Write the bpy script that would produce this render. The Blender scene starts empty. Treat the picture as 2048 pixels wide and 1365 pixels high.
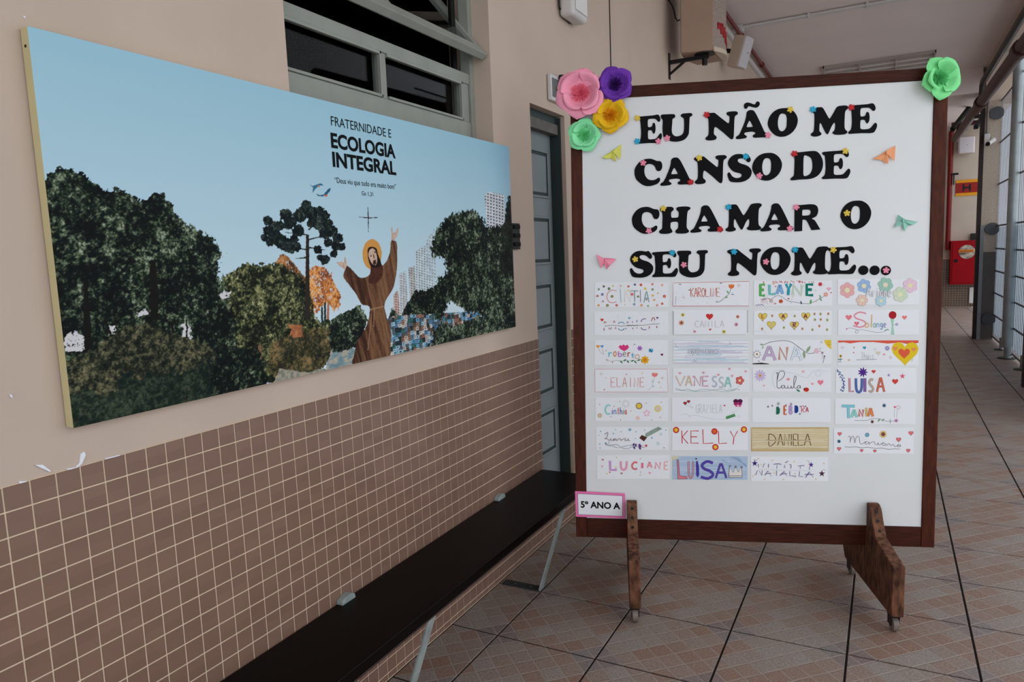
import bpy, bmesh, math, random
import numpy as np
from mathutils import Vector, Matrix
from mathutils.geometry import tessellate_polygon
random.seed(7)
SC = bpy.context.scene
COL = SC.collection
# ------------------------------------------------------------------ camera
CAM = Vector((1.4995, 0.0, 1.44))
FPX = 1416.84
YAW, PIT, ROL = 0.488093, -0.118788, -0.0395646
def cam_axes():
    cy, sy = math.cos(YAW), math.sin(YAW)
    f = Vector((-sy*math.cos(PIT), cy*math.cos(PIT), math.sin(PIT)))
    r = Vector((cy, sy, 0)); u = r.cross(f)
    return (r*math.cos(ROL)+u*math.sin(ROL), u*math.cos(ROL)-r*math.sin(ROL), f)
CR, CU, CF = cam_axes()
cd = bpy.data.cameras.new('camera'); cam = bpy.data.objects.new('camera', cd); COL.objects.link(cam)
cd.sensor_width = 36.0; cd.lens = FPX/2048*36; cd.clip_start = 0.02; cd.clip_end = 200
cam.matrix_world = Matrix(((CR.x, CU.x, -CF.x, CAM.x), (CR.y, CU.y, -CF.y, CAM.y), (CR.z, CU.z, -CF.z, CAM.z), (0, 0, 0, 1)))
SC.camera = cam
# ------------------------------------------------------------------ world, exposure
SC.view_settings.view_transform = 'Standard'
SC.view_settings.look = 'None'
SC.view_settings.gamma = 1.0
SC.view_settings.use_curve_mapping = False
SC.view_settings.exposure = 0.0
W = bpy.data.worlds.new('world'); SC.world = W; W.use_nodes = True
wn = W.node_tree.nodes; wl = W.node_tree.links; wn.clear()
wo = wn.new('ShaderNodeOutputWorld'); wb = wn.new('ShaderNodeBackground')
wb.inputs[0].default_value = (0.90, 0.96, 1.03, 1); wb.inputs[1].default_value = 1.75
wl.new(wb.outputs[0], wo.inputs[0])

# ------------------------------------------------------------------ projection helpers (photo pixel -> point on a real plane)
def ray(x, y): return CR*((x-1024)/FPX) - CU*((y-682.5)/FPX) + CF
def PX(x, y, X): d = ray(x, y); return CAM + d*((X-CAM.x)/d.x)
def PY(x, y, Y): d = ray(x, y); return CAM + d*((Y-CAM.y)/d.y)
def PZ(x, y, Z): d = ray(x, y); return CAM + d*((Z-CAM.z)/d.z)
def proj(p):
    v = Vector(p)-CAM; d = v.dot(CF)
    if d < .05: return (-9999, -9999, d)
    return (1024+FPX*v.dot(CR)/d, 682.5-FPX*v.dot(CU)/d, d)
# board frame (origin = lower left corner of the white panel)
th, lean, rl = 0.34335, 0.03531, -0.01325
BO = Vector((0.391, 2.704, 0.321))
_u = Vector((math.cos(th), math.sin(th), 0)); _n = Vector((math.sin(th), -math.cos(th), 0))
_v = Vector((0, 0, 1))*math.cos(lean) - _n*math.sin(lean)
BU = _u*math.cos(rl)+_v*math.sin(rl); BV = _v*math.cos(rl)-_u*math.sin(rl); BN = BU.cross(BV)
if BN.y > 0: BN = -BN
BW, BH = 1.329, 1.738
def BP(s, t, q=0.0): return BO + BU*s + BV*t + BN*q
def BD(x, y, q=0.0):
    d = ray(x, y); o = BO+BN*q
    P = CAM + d*((o-CAM).dot(BN)/d.dot(BN)); r = P-BO
    return (r.dot(BU), r.dot(BV))
def BQ(x, y, q=0.0): s, t = BD(x, y, q); return BP(s, t, q)
def BM(s, t, q=0.0, rot=0.0, sc=1.0):     # matrix of a thing stuck to the board: local x,y in the board, z out of it
    P = BP(s, t, q); c, w = math.cos(rot), math.sin(rot)
    a = BU*c+BV*w; b = BV*c-BU*w
    return Matrix(((a.x*sc, b.x*sc, BN.x*sc, P.x), (a.y*sc, b.y*sc, BN.y*sc, P.y), (a.z*sc, b.z*sc, BN.z*sc, P.z), (0, 0, 0, 1)))

# ------------------------------------------------------------------ materials
def lin(c):
    r = []
    for v in c[:3]:
        v = v/255.0
        r.append(v/12.92 if v <= 0.04045 else ((v+0.055)/1.055)**2.4)
    return (r[0], r[1], r[2], 1.0)
MATS = {}
def mat(name, rgb, rough=.6, var=.08, scale=8.0, bump=0.0, bscale=None, metal=0.0, spec=.28, stretch=None, rgb2=None, coat=0.0):
    if name in MATS: return MATS[name]
    m = bpy.data.materials.new(name); m.use_nodes = True; MATS[name] = m
    nt = m.node_tree; N = nt.nodes; L = nt.links; b = N['Principled BSDF']
    b.inputs['Roughness'].default_value = rough; b.inputs['Metallic'].default_value = metal
    b.inputs['Specular IOR Level'].default_value = spec
    if coat: b.inputs['Coat Weight'].default_value = coat
    tc = N.new('ShaderNodeNewGeometry'); mp = N.new('ShaderNodeMapping')
    L.new(tc.outputs['Position'], mp.inputs[0])
    if stretch: mp.inputs['Scale'].default_value = stretch
    n = N.new('ShaderNodeTexNoise'); n.inputs['Scale'].default_value = scale; n.inputs['Detail'].default_value = 6
    L.new(mp.outputs[0], n.inputs['Vector'])
    cr = N.new('ShaderNodeValToRGB'); L.new(n.outputs['Fac'], cr.inputs[0])
    a = lin(rgb); c2 = lin(rgb2) if rgb2 else tuple(min(1, x*(1+var)) for x in a[:3])+(1,)
    c1 = tuple(x*(1-var) for x in a[:3])+(1,) if not rgb2 else a
    cr.color_ramp.elements[0].position = .32; cr.color_ramp.elements[1].position = .68
    cr.color_ramp.elements[0].color = c1; cr.color_ramp.elements[1].color = c2
    L.new(cr.outputs[0], b.inputs['Base Color'])
    if bump:
        n2 = N.new('ShaderNodeTexNoise'); n2.inputs['Scale'].default_value = bscale or scale*4; n2.inputs['Detail'].default_value = 5
        L.new(mp.outputs[0], n2.inputs['Vector'])
        bp = N.new('ShaderNodeBump'); bp.inputs['Strength'].default_value = bump; bp.inputs['Distance'].default_value = .004
        L.new(n2.outputs['Fac'], bp.inputs['Height']); L.new(bp.outputs[0], b.inputs['Normal'])
    return m
def vmat(name, rough=.7, spec=.3):   # flat print / pencil colours come from the mesh colour attribute
    m = bpy.data.materials.new(name); m.use_nodes = True; MATS[name] = m
    b = m.node_tree.nodes['Principled BSDF']; b.inputs['Roughness'].default_value = rough; b.inputs['Specular IOR Level'].default_value = spec
    a = m.node_tree.nodes.new('ShaderNodeVertexColor'); a.layer_name = 'Col'
    m.node_tree.links.new(a.outputs['Color'], b.inputs['Base Color'])
    return m

# ------------------------------------------------------------------ mesh builder and scene helpers
class MB:
    def __init__(s): s.v = []; s.f = []
    def add(s, vs, fs):
        o = len(s.v); s.v += [tuple(v) for v in vs]; s.f += [tuple(i+o for i in f) for f in fs]; return s
    def box(s, x0, x1, y0, y1, z0, z1):
        return s.add([(x, y, z) for x in (x0, x1) for y in (y0, y1) for z in (z0, z1)],
                     [(0, 1, 3, 2), (4, 6, 7, 5), (0, 4, 5, 1), (2, 3, 7, 6), (0, 2, 6, 4), (1, 5, 7, 3)])
    def fbox(s, fn, a0, a1, b0, b1, c0, c1):       # box in any frame: fn(a,b,c) -> point
        return s.add([fn(a, b, c) for a in (a0, a1) for b in (b0, b1) for c in (c0, c1)],
                     [(0, 1, 3, 2), (4, 6, 7, 5), (0, 4, 5, 1), (2, 3, 7, 6), (0, 2, 6, 4), (1, 5, 7, 3)])
    def prism(s, pts, fn, c0, c1):                  # convex or simple polygon pts (a,b), thickness c0..c1
        n = len(pts); vs = [fn(a, b, c0) for a, b in pts]+[fn(a, b, c1) for a, b in pts]
        tris = tessellate_polygon([[Vector((a, b, 0)) for a, b in pts]])
        fs = [tuple(t) for t in tris]+[tuple(i+n for i in t[::-1]) for t in tris]+[(i, (i+1) % n, (i+1) % n+n, i+n) for i in range(n)]
        return s.add(vs, fs)
    def prism_hole(s, outer, hole, fn, c0, c1):
        loops = [outer]+([hole] if hole else [])
        flat = [p for l in loops for p in l]; n = len(flat)
        tris = tessellate_polygon([[Vector((a, b, 0)) for a, b in l] for l in loops])
        vs = [fn(a, b, c0) for a, b in flat]+[fn(a, b, c1) for a, b in flat]
        fs = [tuple(t) for t in tris]+[tuple(i+n for i in t[::-1]) for t in tris]
        o = 0
        for l in loops:
            k = len(l); fs += [(o+i, o+(i+1) % k, o+(i+1) % k+n, o+i+n) for i in range(k)]; o += k
        return s.add(vs, fs)
    def tube(s, pts, r, n=12, caps=True):
        pts = [Vector(p) for p in pts]; rings = []; rr = r if isinstance(r, (list, tuple)) else [r]*len(pts)
        up = Vector((0.13, 0.21, 0.97)).normalized()
        for i, p in enumerate(pts):
            d = (pts[min(i+1, len(pts)-1)]-pts[max(i-1, 0)]).normalized()
            a = d.cross(up)
            if a.length < .05: a = d.cross(Vector((1, 0, 0)))
            a.normalize(); b = d.cross(a)
            rings.append([p+(a*math.cos(2*math.pi*k/n)+b*math.sin(2*math.pi*k/n))*rr[i] for k in range(n)])
        vs = [v for R in rings for v in R]; fs = []
        for i in range(len(pts)-1):
            fs += [(i*n+k, i*n+(k+1) % n, (i+1)*n+(k+1) % n, (i+1)*n+k) for k in range(n)]
        if caps: fs += [tuple(range(n))[::-1], tuple((len(pts)-1)*n+k for k in range(n))]
        return s.add(vs, fs)
    def mesh(s, name, off=Vector((0, 0, 0))):
        me = bpy.data.meshes.new(name); off = Vector(off)
        me.from_pydata([(v[0]-off.x, v[1]-off.y, v[2]-off.z) for v in s.v], [], s.f)
        bm = bmesh.new(); bm.from_mesh(me); bmesh.ops.recalc_face_normals(bm, faces=bm.faces); bm.to_mesh(me); bm.free()
        return me
def link(name, me, parent=None): 
    o = bpy.data.objects.new(name, me); COL.objects.link(o)
    if parent: o.parent = parent
    return o
def org(parent):
    p = Vector((0, 0, 0))
    while parent: p = p+parent.location; parent = parent.parent
    return p
def part(name, mb, m, parent=None, bev=0.0, smooth=False, loc=None, label=None, seg=2):
    """mesh written in world coordinates; stored relative to its own origin"""
    po = org(parent); l = Vector(loc) if loc is not None else po
    me = mb.mesh(name, l); me.materials.append(m)
    o = link(name, me, parent); o.location = l-po
    if bev:
        b = o.modifiers.new('bevel', 'BEVEL'); b.width = bev; b.segments = seg; b.limit_method = 'ANGLE'; b.angle_limit = .6
        smooth = True
    if smooth:
        for p in me.polygons: p.use_smooth = True
        if bev: 
            w = o.modifiers.new('normals', 'WEIGHTED_NORMAL'); w.keep_sharp = True
        else:
            try: me.set_sharp_from_angle(angle=.7)
            except Exception: pass
    if label: o['label'] = label
    return o
def empty(name, loc):
    o = bpy.data.objects.new(name, None); COL.objects.link(o); o.location = loc; o.empty_display_size = .05
    return o
def tag(o, label, cat, group=None):
    o['label'] = label; o['category'] = cat
    if group: o['group'] = group
    return o
def thing(name, label, cat, loc, group=None): return tag(empty(name, Vector(loc)), label, cat, group)
def struct(o, label=None):
    o['kind'] = 'structure'
    if label: o['label'] = label
    return o

M_plaster = mat('plaster_beige', (193, 174, 159), .85, .04, 3, bump=.15, bscale=90)
M_grout = mat('grout_cream', (214, 192, 166), .9, .06, 30, bump=.2, bscale=200)
M_darkgrout = mat('floor_grout', (20, 13, 13), .9, .1, 30)
M_ceil = mat('ceiling_paint', (226, 212, 208), .9, .03, 2)
M_frame = mat('window_paint_grey_green', (146, 150, 141), .45, .06, 12, bump=.08)
M_door = mat('door_paint_grey', (128, 137, 139), .5, .06, 6, bump=.06)
M_doorframe = mat('door_frame_dark_green', (50, 62, 60), .45, .05, 8)
M_wood = mat('mahogany', (62, 28, 18), .45, .3, 14, bump=.1, bscale=40, rgb2=(84, 40, 25), stretch=(5, 5, 1.1), spec=.12)
M_woodh = mat('mahogany_horizontal', (46, 21, 14), .45, .3, 14, bump=.1, bscale=40, rgb2=(78, 36, 22), stretch=(1.1, 1.1, 22), spec=.12)
M_legwood = mat('worn_leg_wood', (56, 34, 26), .6, .2, 14, bump=.25, bscale=60, rgb2=(124, 84, 62), stretch=(4, 4, 1.2), spec=.12)
M_white = mat('whiteboard', (222, 224, 224), .22, .015, 2, rgb2=(228, 230, 230))
M_black = mat('black_metal', (16, 15, 15), .45, .1, 10)
M_foam = mat('black_glossy_foam', (6, 5, 7), .6, .1, 20, spec=.12, bump=.12, bscale=14)
M_paper = mat('white_paper', (238, 240, 243), .8, .012, 10, bump=.1, bscale=24)
M_bench = mat('dark_lacquered_bench', (6, 3, 2), .35, .25, 6, bump=.05, bscale=20, stretch=(8, 1, 8), spec=.1)
M_benchedge = mat('bench_front_edge', (34, 16, 15), .3, .2, 10)
M_steel = mat('painted_steel_grey', (126, 134, 132), .45, .15, 25, rgb2=(150, 158, 154))
M_rust = mat('dark_scuffed_steel', (48, 52, 50), .6, .3, 30)
M_red = mat('red_pipe_paint', (112, 16, 16), .4, .1, 8)
M_redbr = mat('red_brown_pipe_paint', (60, 20, 16), .5, .1, 8)
M_galv = mat('galvanised_post', (150, 158, 160), .35, .08, 10, metal=.5)
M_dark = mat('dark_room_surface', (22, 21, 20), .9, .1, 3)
# ================================================================== THE SETTING
WIN = (1.547, 2.728, 1.72, 3.02); DOOR = (3.095, 3.503, 0.177, 2.154); CEIL = 3.77
TILE_TOP = 1.037
# --- materials driven by position
def tile_material():
    m = bpy.data.materials.new('glazed_brown_wall_tile'); m.use_nodes = True
    nt = m.node_tree; N = nt.nodes; L = nt.links; b = N['Principled BSDF']
    g = N.new('ShaderNodeNewGeometry'); v = N.new('ShaderNodeVectorMath'); v.operation = 'DIVIDE'; v.inputs[1].default_value = (.5, .0502, .0506)
    L.new(g.outputs['Position'], v.inputs[0])
    f = N.new('ShaderNodeVectorMath'); f.operation = 'FLOOR'; L.new(v.outputs[0], f.inputs[0])
    w = N.new('ShaderNodeTexWhiteNoise'); L.new(f.outputs[0], w.inputs['Vector'])
    n = N.new('ShaderNodeTexNoise'); n.inputs['Scale'].default_value = 9; L.new(g.outputs['Position'], n.inputs['Vector'])
    ad = N.new('ShaderNodeMath'); ad.operation = 'MULTIPLY_ADD'; ad.inputs[1].default_value = .45
    sc = N.new('ShaderNodeMath'); sc.operation = 'MULTIPLY'; sc.inputs[1].default_value = .55; L.new(n.outputs['Fac'], sc.inputs[0])
    L.new(w.outputs['Value'], ad.inputs[0]); L.new(sc.outputs[0], ad.inputs[2])
    cr = N.new('ShaderNodeValToRGB'); cr.color_ramp.elements[0].color = lin((117, 88, 74)); cr.color_ramp.elements[1].color = lin((133, 103, 88))
    L.new(ad.outputs[0], cr.inputs[0]); L.new(cr.outputs[0], b.inputs['Base Color'])
    b.inputs['Roughness'].default_value = .3
    bp = N.new('ShaderNodeBump'); bp.inputs['Strength'].default_value = .03; bp.inputs['Distance'].default_value = .002
    L.new(n.outputs['Fac'], bp.inputs['Height']); L.new(bp.outputs[0], b.inputs['Normal'])
    return m
FX0, FPX_ = .208, .3985
FY0, FPY_ = 2.219, .3867
def floor_material():
    m = bpy.data.materials.new('embossed_floor_tile'); m.use_nodes = True
    nt = m.node_tree; N = nt.nodes; L = nt.links; b = N['Principled BSDF']
    def M(op, a, bb=None, c=None):
        n = N.new('ShaderNodeMath'); n.operation = op
        for i, x in enumerate((a, bb, c)):
            if x is None: continue
            if isinstance(x, (int, float)): n.inputs[i].default_value = x
            else: L.new(x, n.inputs[i])
        return n.outputs[0]
    g = N.new('ShaderNodeNewGeometry'); s = N.new('ShaderNodeSeparateXYZ'); L.new(g.outputs['Position'], s.inputs[0])
    wob = N.new('ShaderNodeTexNoise'); wob.inputs['Scale'].default_value = 18; L.new(g.outputs['Position'], wob.inputs['Vector'])
    wv = M('MULTIPLY', M('SUBTRACT', wob.outputs['Fac'], .5), .035)
    u = M('DIVIDE', M('SUBTRACT', s.outputs['X'], FX0), FPX_); v = M('DIVIDE', M('SUBTRACT', s.outputs['Y'], FY0), FPY_)
    a = M('ADD', M('MULTIPLY', M('ADD', u, v), 4), M('MULTIPLY', wv, 1)); c = M('ADD', M('MULTIPLY', M('SUBTRACT', u, v), 4), M('MULTIPLY', wv, -1))
    fa = M('FLOOR', a); fc = M('FLOOR', c)
    # distance to the embossed joints
    da = M('ABSOLUTE', M('SUBTRACT', M('FRACT', M('ADD', a, .5)), .5)); dc = M('ABSOLUTE', M('SUBTRACT', M('FRACT', M('ADD', c, .5)), .5))
    dm = M('MINIMUM', da, dc)
    mr = N.new('ShaderNodeMapRange'); mr.inputs['From Min'].default_value = .022; mr.inputs['From Max'].default_value = .055; L.new(dm, mr.inputs['Value'])
    # squares: every small square gets its own tone, squares round the tile corners are grey-violet
    cu = M('DIVIDE', M('ADD', M('ADD', fa, fc), 1), 8); cv = M('DIVIDE', M('SUBTRACT', fa, fc), 8)
    du = M('ABSOLUTE', M('SUBTRACT', cu, M('ROUND', cu))); dv = M('ABSOLUTE', M('SUBTRACT', cv, M('ROUND', cv)))
    corner = M('LESS_THAN', M('ADD', du, dv), .19)
    cb = N.new('ShaderNodeCombineXYZ'); L.new(fa, cb.inputs[0]); L.new(fc, cb.inputs[1])
    wn_ = N.new('ShaderNodeTexWhiteNoise'); L.new(cb.outputs[0], wn_.inputs['Vector'])
    cb2 = N.new('ShaderNodeCombineXYZ'); L.new(M('MULTIPLY', fa, .16), cb2.inputs[0]); L.new(M('MULTIPLY', fc, .52), cb2.inputs[1])
    ln = N.new('ShaderNodeTexNoise'); ln.inputs['Scale'].default_value = 1.12; ln.inputs['Detail'].default_value = 1; L.new(cb2.outputs[0], ln.inputs['Vector'])
    tone = M('ADD', M('MULTIPLY', wn_.outputs['Value'], .16), M('MULTIPLY', ln.outputs['Fac'], .9))
    cr = N.new('ShaderNodeValToRGB'); e = cr.color_ramp.elements
    e[0].position = .40; e[0].color = lin((142, 132, 125)); e[1].position = .66; e[1].color = lin((136, 108, 93))
    x = e.new(.5); x.color = lin((140, 123, 112))
    L.new(tone, cr.inputs[0])
    mx = N.new('ShaderNodeMix'); mx.data_type = 'RGBA'; L.new(M('MULTIPLY', corner, .55), mx.inputs['Factor']); L.new(cr.outputs[0], mx.inputs['A']); mx.inputs['B'].default_value = lin((116, 108, 111))
    sp = N.new('ShaderNodeTexNoise'); sp.inputs['Scale'].default_value = 130; sp.inputs['Detail'].default_value = 4; L.new(g.outputs['Position'], sp.inputs['Vector'])
    spv = N.new('ShaderNodeMapRange'); spv.inputs['From Min'].default_value = .3; spv.inputs['From Max'].default_value = .7; spv.inputs['To Min'].default_value = .68; spv.inputs['To Max'].default_value = 1.25; L.new(sp.outputs['Fac'], spv.inputs['Value'])
    vm = N.new('ShaderNodeVectorMath'); vm.operation = 'SCALE'; L.new(mx.outputs['Result'], vm.inputs[0]); L.new(spv.outputs[0], vm.inputs['Scale'])
    mj = N.new('ShaderNodeMix'); mj.data_type = 'RGBA'; L.new(mr.outputs[0], mj.inputs['Factor']); mj.inputs['A'].default_value = lin((150, 136, 126)); L.new(vm.outputs[0], mj.inputs['B'])
    L.new(mj.outputs['Result'], b.inputs['Base Color'])
    hb = M('ADD', mr.outputs[0], M('MULTIPLY', sp.outputs['Fac'], .35))
    bp = N.new('ShaderNodeBump'); bp.inputs['Strength'].default_value = .55; bp.inputs['Distance'].default_value = .0025
    L.new(hb, bp.inputs['Height']); L.new(bp.outputs[0], b.inputs['Normal'])
    b.inputs['Roughness'].default_value = .5
    return m
M_tile = tile_material(); M_floor = floor_material()

def bevel_tile(mb, a0, a1, b0, b1, fn, h, ch):
    mb.add([fn(a0, b0, 0), fn(a1, b0, 0), fn(a1, b1, 0), fn(a0, b1, 0), fn(a0, b0, h-ch), fn(a1, b0, h-ch), fn(a1, b1, h-ch), fn(a0, b1, h-ch),
            fn(a0+ch, b0+ch, h), fn(a1-ch, b0+ch, h), fn(a1-ch, b1-ch, h), fn(a0+ch, b1-ch, h)],
           [(8, 9, 10, 11), (4, 5, 9, 8), (5, 6, 10, 9), (6, 7, 11, 10), (7, 4, 8, 11), (0, 1, 5, 4), (1, 2, 6, 5), (2, 3, 7, 6), (3, 0, 4, 7)])
def tiles(parent, cells, fn, w, h, th_, ch, m, maxn, stuffname, ident='tile'):
    """cells = [(a,b,size_a,size_b)] lower corners; the largest-looking ones are parts sharing a mesh, the rest one joined part"""
    def key(c):
        x, y, d = proj(fn(c[0]+c[2]/2, c[1]+c[3]/2, 0))
        return (0 if (-30 < x < 2078 and -30 < y < 1395 and c[4]) else 1, d if d > 0 else 999)
    full = sorted([c for c in cells if abs(c[2]-w) < 1e-4 and abs(c[3]-h) < 1e-4], key=key)
    shown = full[:maxn]; rest = full[maxn:]+[c for c in cells if not (abs(c[2]-w) < 1e-4 and abs(c[3]-h) < 1e-4)]
    mb = MB(); bevel_tile(mb, 0, w, 0, h, lambda a, b, q: fn(a, b, q)-fn(0, 0, 0), th_, ch)
    me = mb.mesh(ident); me.materials.append(m)
    for c in shown:
        o = link(ident, me, parent); o.location = fn(c[0], c[1], 0)-org(parent)
    mb = MB()
    for c in rest: bevel_tile(mb, c[0], c[0]+c[2], c[1], c[1]+c[3], fn, th_, ch)
    if rest:
        o = part(stuffname, mb, m, parent); o['kind'] = 'stuff'

# --- floor
fl = struct(part('floor', MB().box(-.3, 6.5, -3.2, 18.2, -.12, -.004), M_darkgrout, None, loc=(0, 0, 0)), 'brown diagonal pattern floor tiles with dark joints')
ffn = lambda a, b, q: Vector((a, b, q-.004))
gx, gy = .0075, .0085
cells = []
for i in range(-1, 8):
    for j in range(-13, 41):
        x0 = FX0+i*FPX_; y0 = FY0+j*FPY_; x1 = min(x0+FPX_, 3.1); xa = max(x0, .002)
        if x1-xa < .05: continue
        full = (xa == x0 and x1 == x0+FPX_)
        cells.append((xa+gx/2, y0+gy/2, (FPX_-gx) if full else (x1-xa-gx), FPY_-gy, True))
tiles(fl, cells, ffn, FPX_-gx, FPY_-gy, .004, .0012, M_floor, 290, 'distant_tiles')
part('concrete_apron', MB().box(3.1, 6.5, -3.2, 18.2, -.12, 0.0), mat('concrete_apron', (205, 202, 198), .9, .08, 3, bump=.1), fl)

# --- left wall
wb_ = MB()
wb_.box(-.2, 0, -3.2, WIN[0], 0, CEIL).box(-.2, 0, WIN[0], WIN[1], 0, WIN[2]).box(-.2, 0, WIN[0], WIN[1], WIN[3], CEIL)
wb_.box(-.2, 0, WIN[1], DOOR[0], 0, CEIL).box(-.2, 0, DOOR[0], DOOR[1], 0, DOOR[2]).box(-.2, 0, DOOR[0], DOOR[1], DOOR[3], CEIL).box(-.2, 0, DOOR[1], 18, 0, CEIL)
wl_ = struct(part('wall_left', wb_, M_plaster, None, loc=(0, 0, 0)), 'beige plaster wall above brown square mosaic tiles')
g = MB().box(.0, .0022, -2.2, DOOR[0], 0, TILE_TOP).box(0, .0022, DOOR[1], 17.8, 0, TILE_TOP)
g.box(-.075, 0, DOOR[1]-.0022, DOOR[1], DOOR[2], TILE_TOP).box(-.075, 0, DOOR[0], DOOR[0]+.0022, DOOR[2], TILE_TOP).box(0, .0022, DOOR[0], DOOR[1], 0, DOOR[2])
part('grout_bed', g, M_grout, wl_, label='cream grout behind the brown tiles')
TPY, TPZ = .0502, .0506; gt = .0034
wfn = lambda a, b, q: Vector((q+.001, a, b))
cells = []
for k in range(21):
    z1 = TILE_TOP-k*TPZ; z0 = z1-TPZ
    hh = TPZ-gt; zb = z0+gt/2
    if k == 20: zb = .004; hh = z1-gt/2-zb
    if hh < .006: continue
    j = 0
    y = .7042-58*TPY
    while y < 17.7:
        y0, y1 = y+gt/2, y+TPY-gt/2; y += TPY
        if z1 > DOOR[2]:
            if DOOR[0] < y0 and y1 < DOOR[1]: continue
            if y0 < DOOR[0] < y1: y1 = DOOR[0]-.001
            if y0 < DOOR[1] < y1: y0 = DOOR[1]+.001
        if y1-y0 < .008: continue
        wd = y1-y0
        cells.append((y0, zb, wd, hh, zb > .38 or False))
tiles(wl_, cells, wfn, TPY-gt, TPZ-gt, .0032, .0009, M_tile, 300, 'remaining_tiles')
# small paint losses above the tiles
M_chip = mat('bare_white_filler', (226, 230, 236), .9, .03, 40)
for k, pts in enumerate([[(68, 930), (84, 930), (100, 942), (98, 944), (80, 936)], [(150, 935), (158, 926), (160, 908), (167, 904), (170, 910), (162, 928), (150, 938), (134, 940), (130, 938)],
            [(36, 963), (52, 962), (52, 966), (38, 968)], [(208, 917), (238, 910), (238, 912), (210, 919)], [(18, 788), (22, 790), (24, 796), (20, 795)], [(44, 32), (50, 34), (48, 37)], [(282, 799), (285, 800), (284, 803)]]):
    q = [PX(x, y, 0) for x, y in pts]
    part('paint_chip', MB().prism([(p.y, p.z) for p in q], lambda a, b, c: Vector((c, a, b)), .0002, .0034), M_chip, wl_)
# dark expansion joint up the wall
struct(part('trim_1', MB().box(-.001, .004, 4.228, 4.236, TILE_TOP, CEIL), M_black, None, loc=(0, 4.23, 2)), 'thin dark vertical joint in the plaster behind the purple flower')

# --- unlit room behind the window
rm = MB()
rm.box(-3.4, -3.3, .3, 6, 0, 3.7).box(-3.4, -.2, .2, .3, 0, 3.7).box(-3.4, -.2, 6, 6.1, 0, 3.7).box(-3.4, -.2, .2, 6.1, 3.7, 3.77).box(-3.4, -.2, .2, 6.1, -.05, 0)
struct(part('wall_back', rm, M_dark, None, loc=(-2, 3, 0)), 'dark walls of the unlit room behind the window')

# --- window
wx = -.095
def wy(px, py, X=wx): return PX(px, py, X)
yL, yR = WIN[0], WIN[1]
zr_t = wy(920, 143).z; zr_pt = wy(912, 161).z; z_pb = wy(915, 239).z; 
yM = wy(766, 150).y
win = empty('window_1', (wx, (yL+yR)/2, WIN[2])); struct(win, 'grey green painted wooden window with two lower panes and an open pivot sash')
gx0, gx1 = wx-.035, wx
ys = yR+.012
f = MB().box(gx0, gx1+.012, yR-.03, yR+.02, WIN[2], WIN[3]).box(gx0, gx1+.012, yL-.02, yL+.006, WIN[2], WIN[3])
part('frame_stile', f, M_frame, win, bev=.002)
part('bottom_rail', MB().box(gx0, gx1+.006, yL, yR-.03, WIN[2], z_pb), M_frame, win, bev=.003)
part('middle_rail', MB().box(gx0, gx1+.006, yL, yR-.03, zr_pt, zr_t), M_frame, win, bev=.003)
part('sash_stile', MB().box(gx0, gx1+.002, yR-.095, yR-.034, z_pb, zr_pt), M_frame, win, bev=.003)
part('mullion', MB().box(gx0, gx1+.002, yM-.018, yM+.018, z_pb, zr_pt), M_frame, win, bev=.003)
for (a, b) in ((yL, yM-.018), (yM+.018, yR-.095)):     # glazing beads
    be = MB().box(gx1-.004, gx1+.012, a, b, zr_pt-.012, zr_pt).box(gx1-.004, gx1+.012, a, b, z_pb, z_pb+.01).box(gx1-.004, gx1+.012, b-.01, b, z_pb, zr_pt)
    part('glazing_bead', be, M_frame, win, bev=.002)
mg = bpy.data.materials.new('window_glass'); mg.use_nodes = True
b = mg.node_tree.nodes['Principled BSDF']; b.inputs['Base Color'].default_value = (.8, .84, .84, 1); b.inputs['Roughness'].default_value = .02; b.inputs['Transmission Weight'].default_value = 1; b.inputs['IOR'].default_value = 1.12
for (a, b_) in ((yL, yM-.01), (yM+.01, yR-.09)):
    part('glass_pane', MB().box(gx0+.012, gx0+.016, a, b_, z_pb-.005, zr_pt+.005), mg, win)
# pivot sash, tilted outwards at the bottom
pb = Vector((-.028, 0, PY(957, 112, yR-.03).z)); pt = Vector((-.30, 0, pb.z+.335))
dv = (pt-pb).normalized(); dn = Vector((dv.z, 0, -dv.x)); Ls = (pt-pb).length
sf = lambda a, b, c: Vector((pb.x, 0, pb.z))+Vector((0, a, 0))+dv*b+dn*c
sash = part('pivot_sash', MB().fbox(sf, yL+.01, yR-.012, 0, .045, -.018, .018).fbox(sf, yL+.01, yR-.012, Ls-.04, Ls, -.018, .018)
            .fbox(sf, yL+.01, yL+.05, .04, Ls-.03, -.018, .018).fbox(sf, yR-.052, yR-.012, .04, Ls-.03, -.018, .018)
            .fbox(sf, yM-.014, yM+.014, .04, Ls-.03, -.014, .014), M_frame, win, bev=.003)
part('glass_pane', MB().fbox(sf, yL+.04, yR-.04, .04, Ls-.03, -.002, .002), mg, sash)
part('drip_strip', MB().fbox(sf, yL+.01, yR-.012, -.012, .0, -.01, .02), M_frame, sash, bev=.002)
part('casement_stay', MB().box(wx-.05, wx-.035, yR-.085, yR-.055, zr_t, 2.75), M_black, win)

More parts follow.
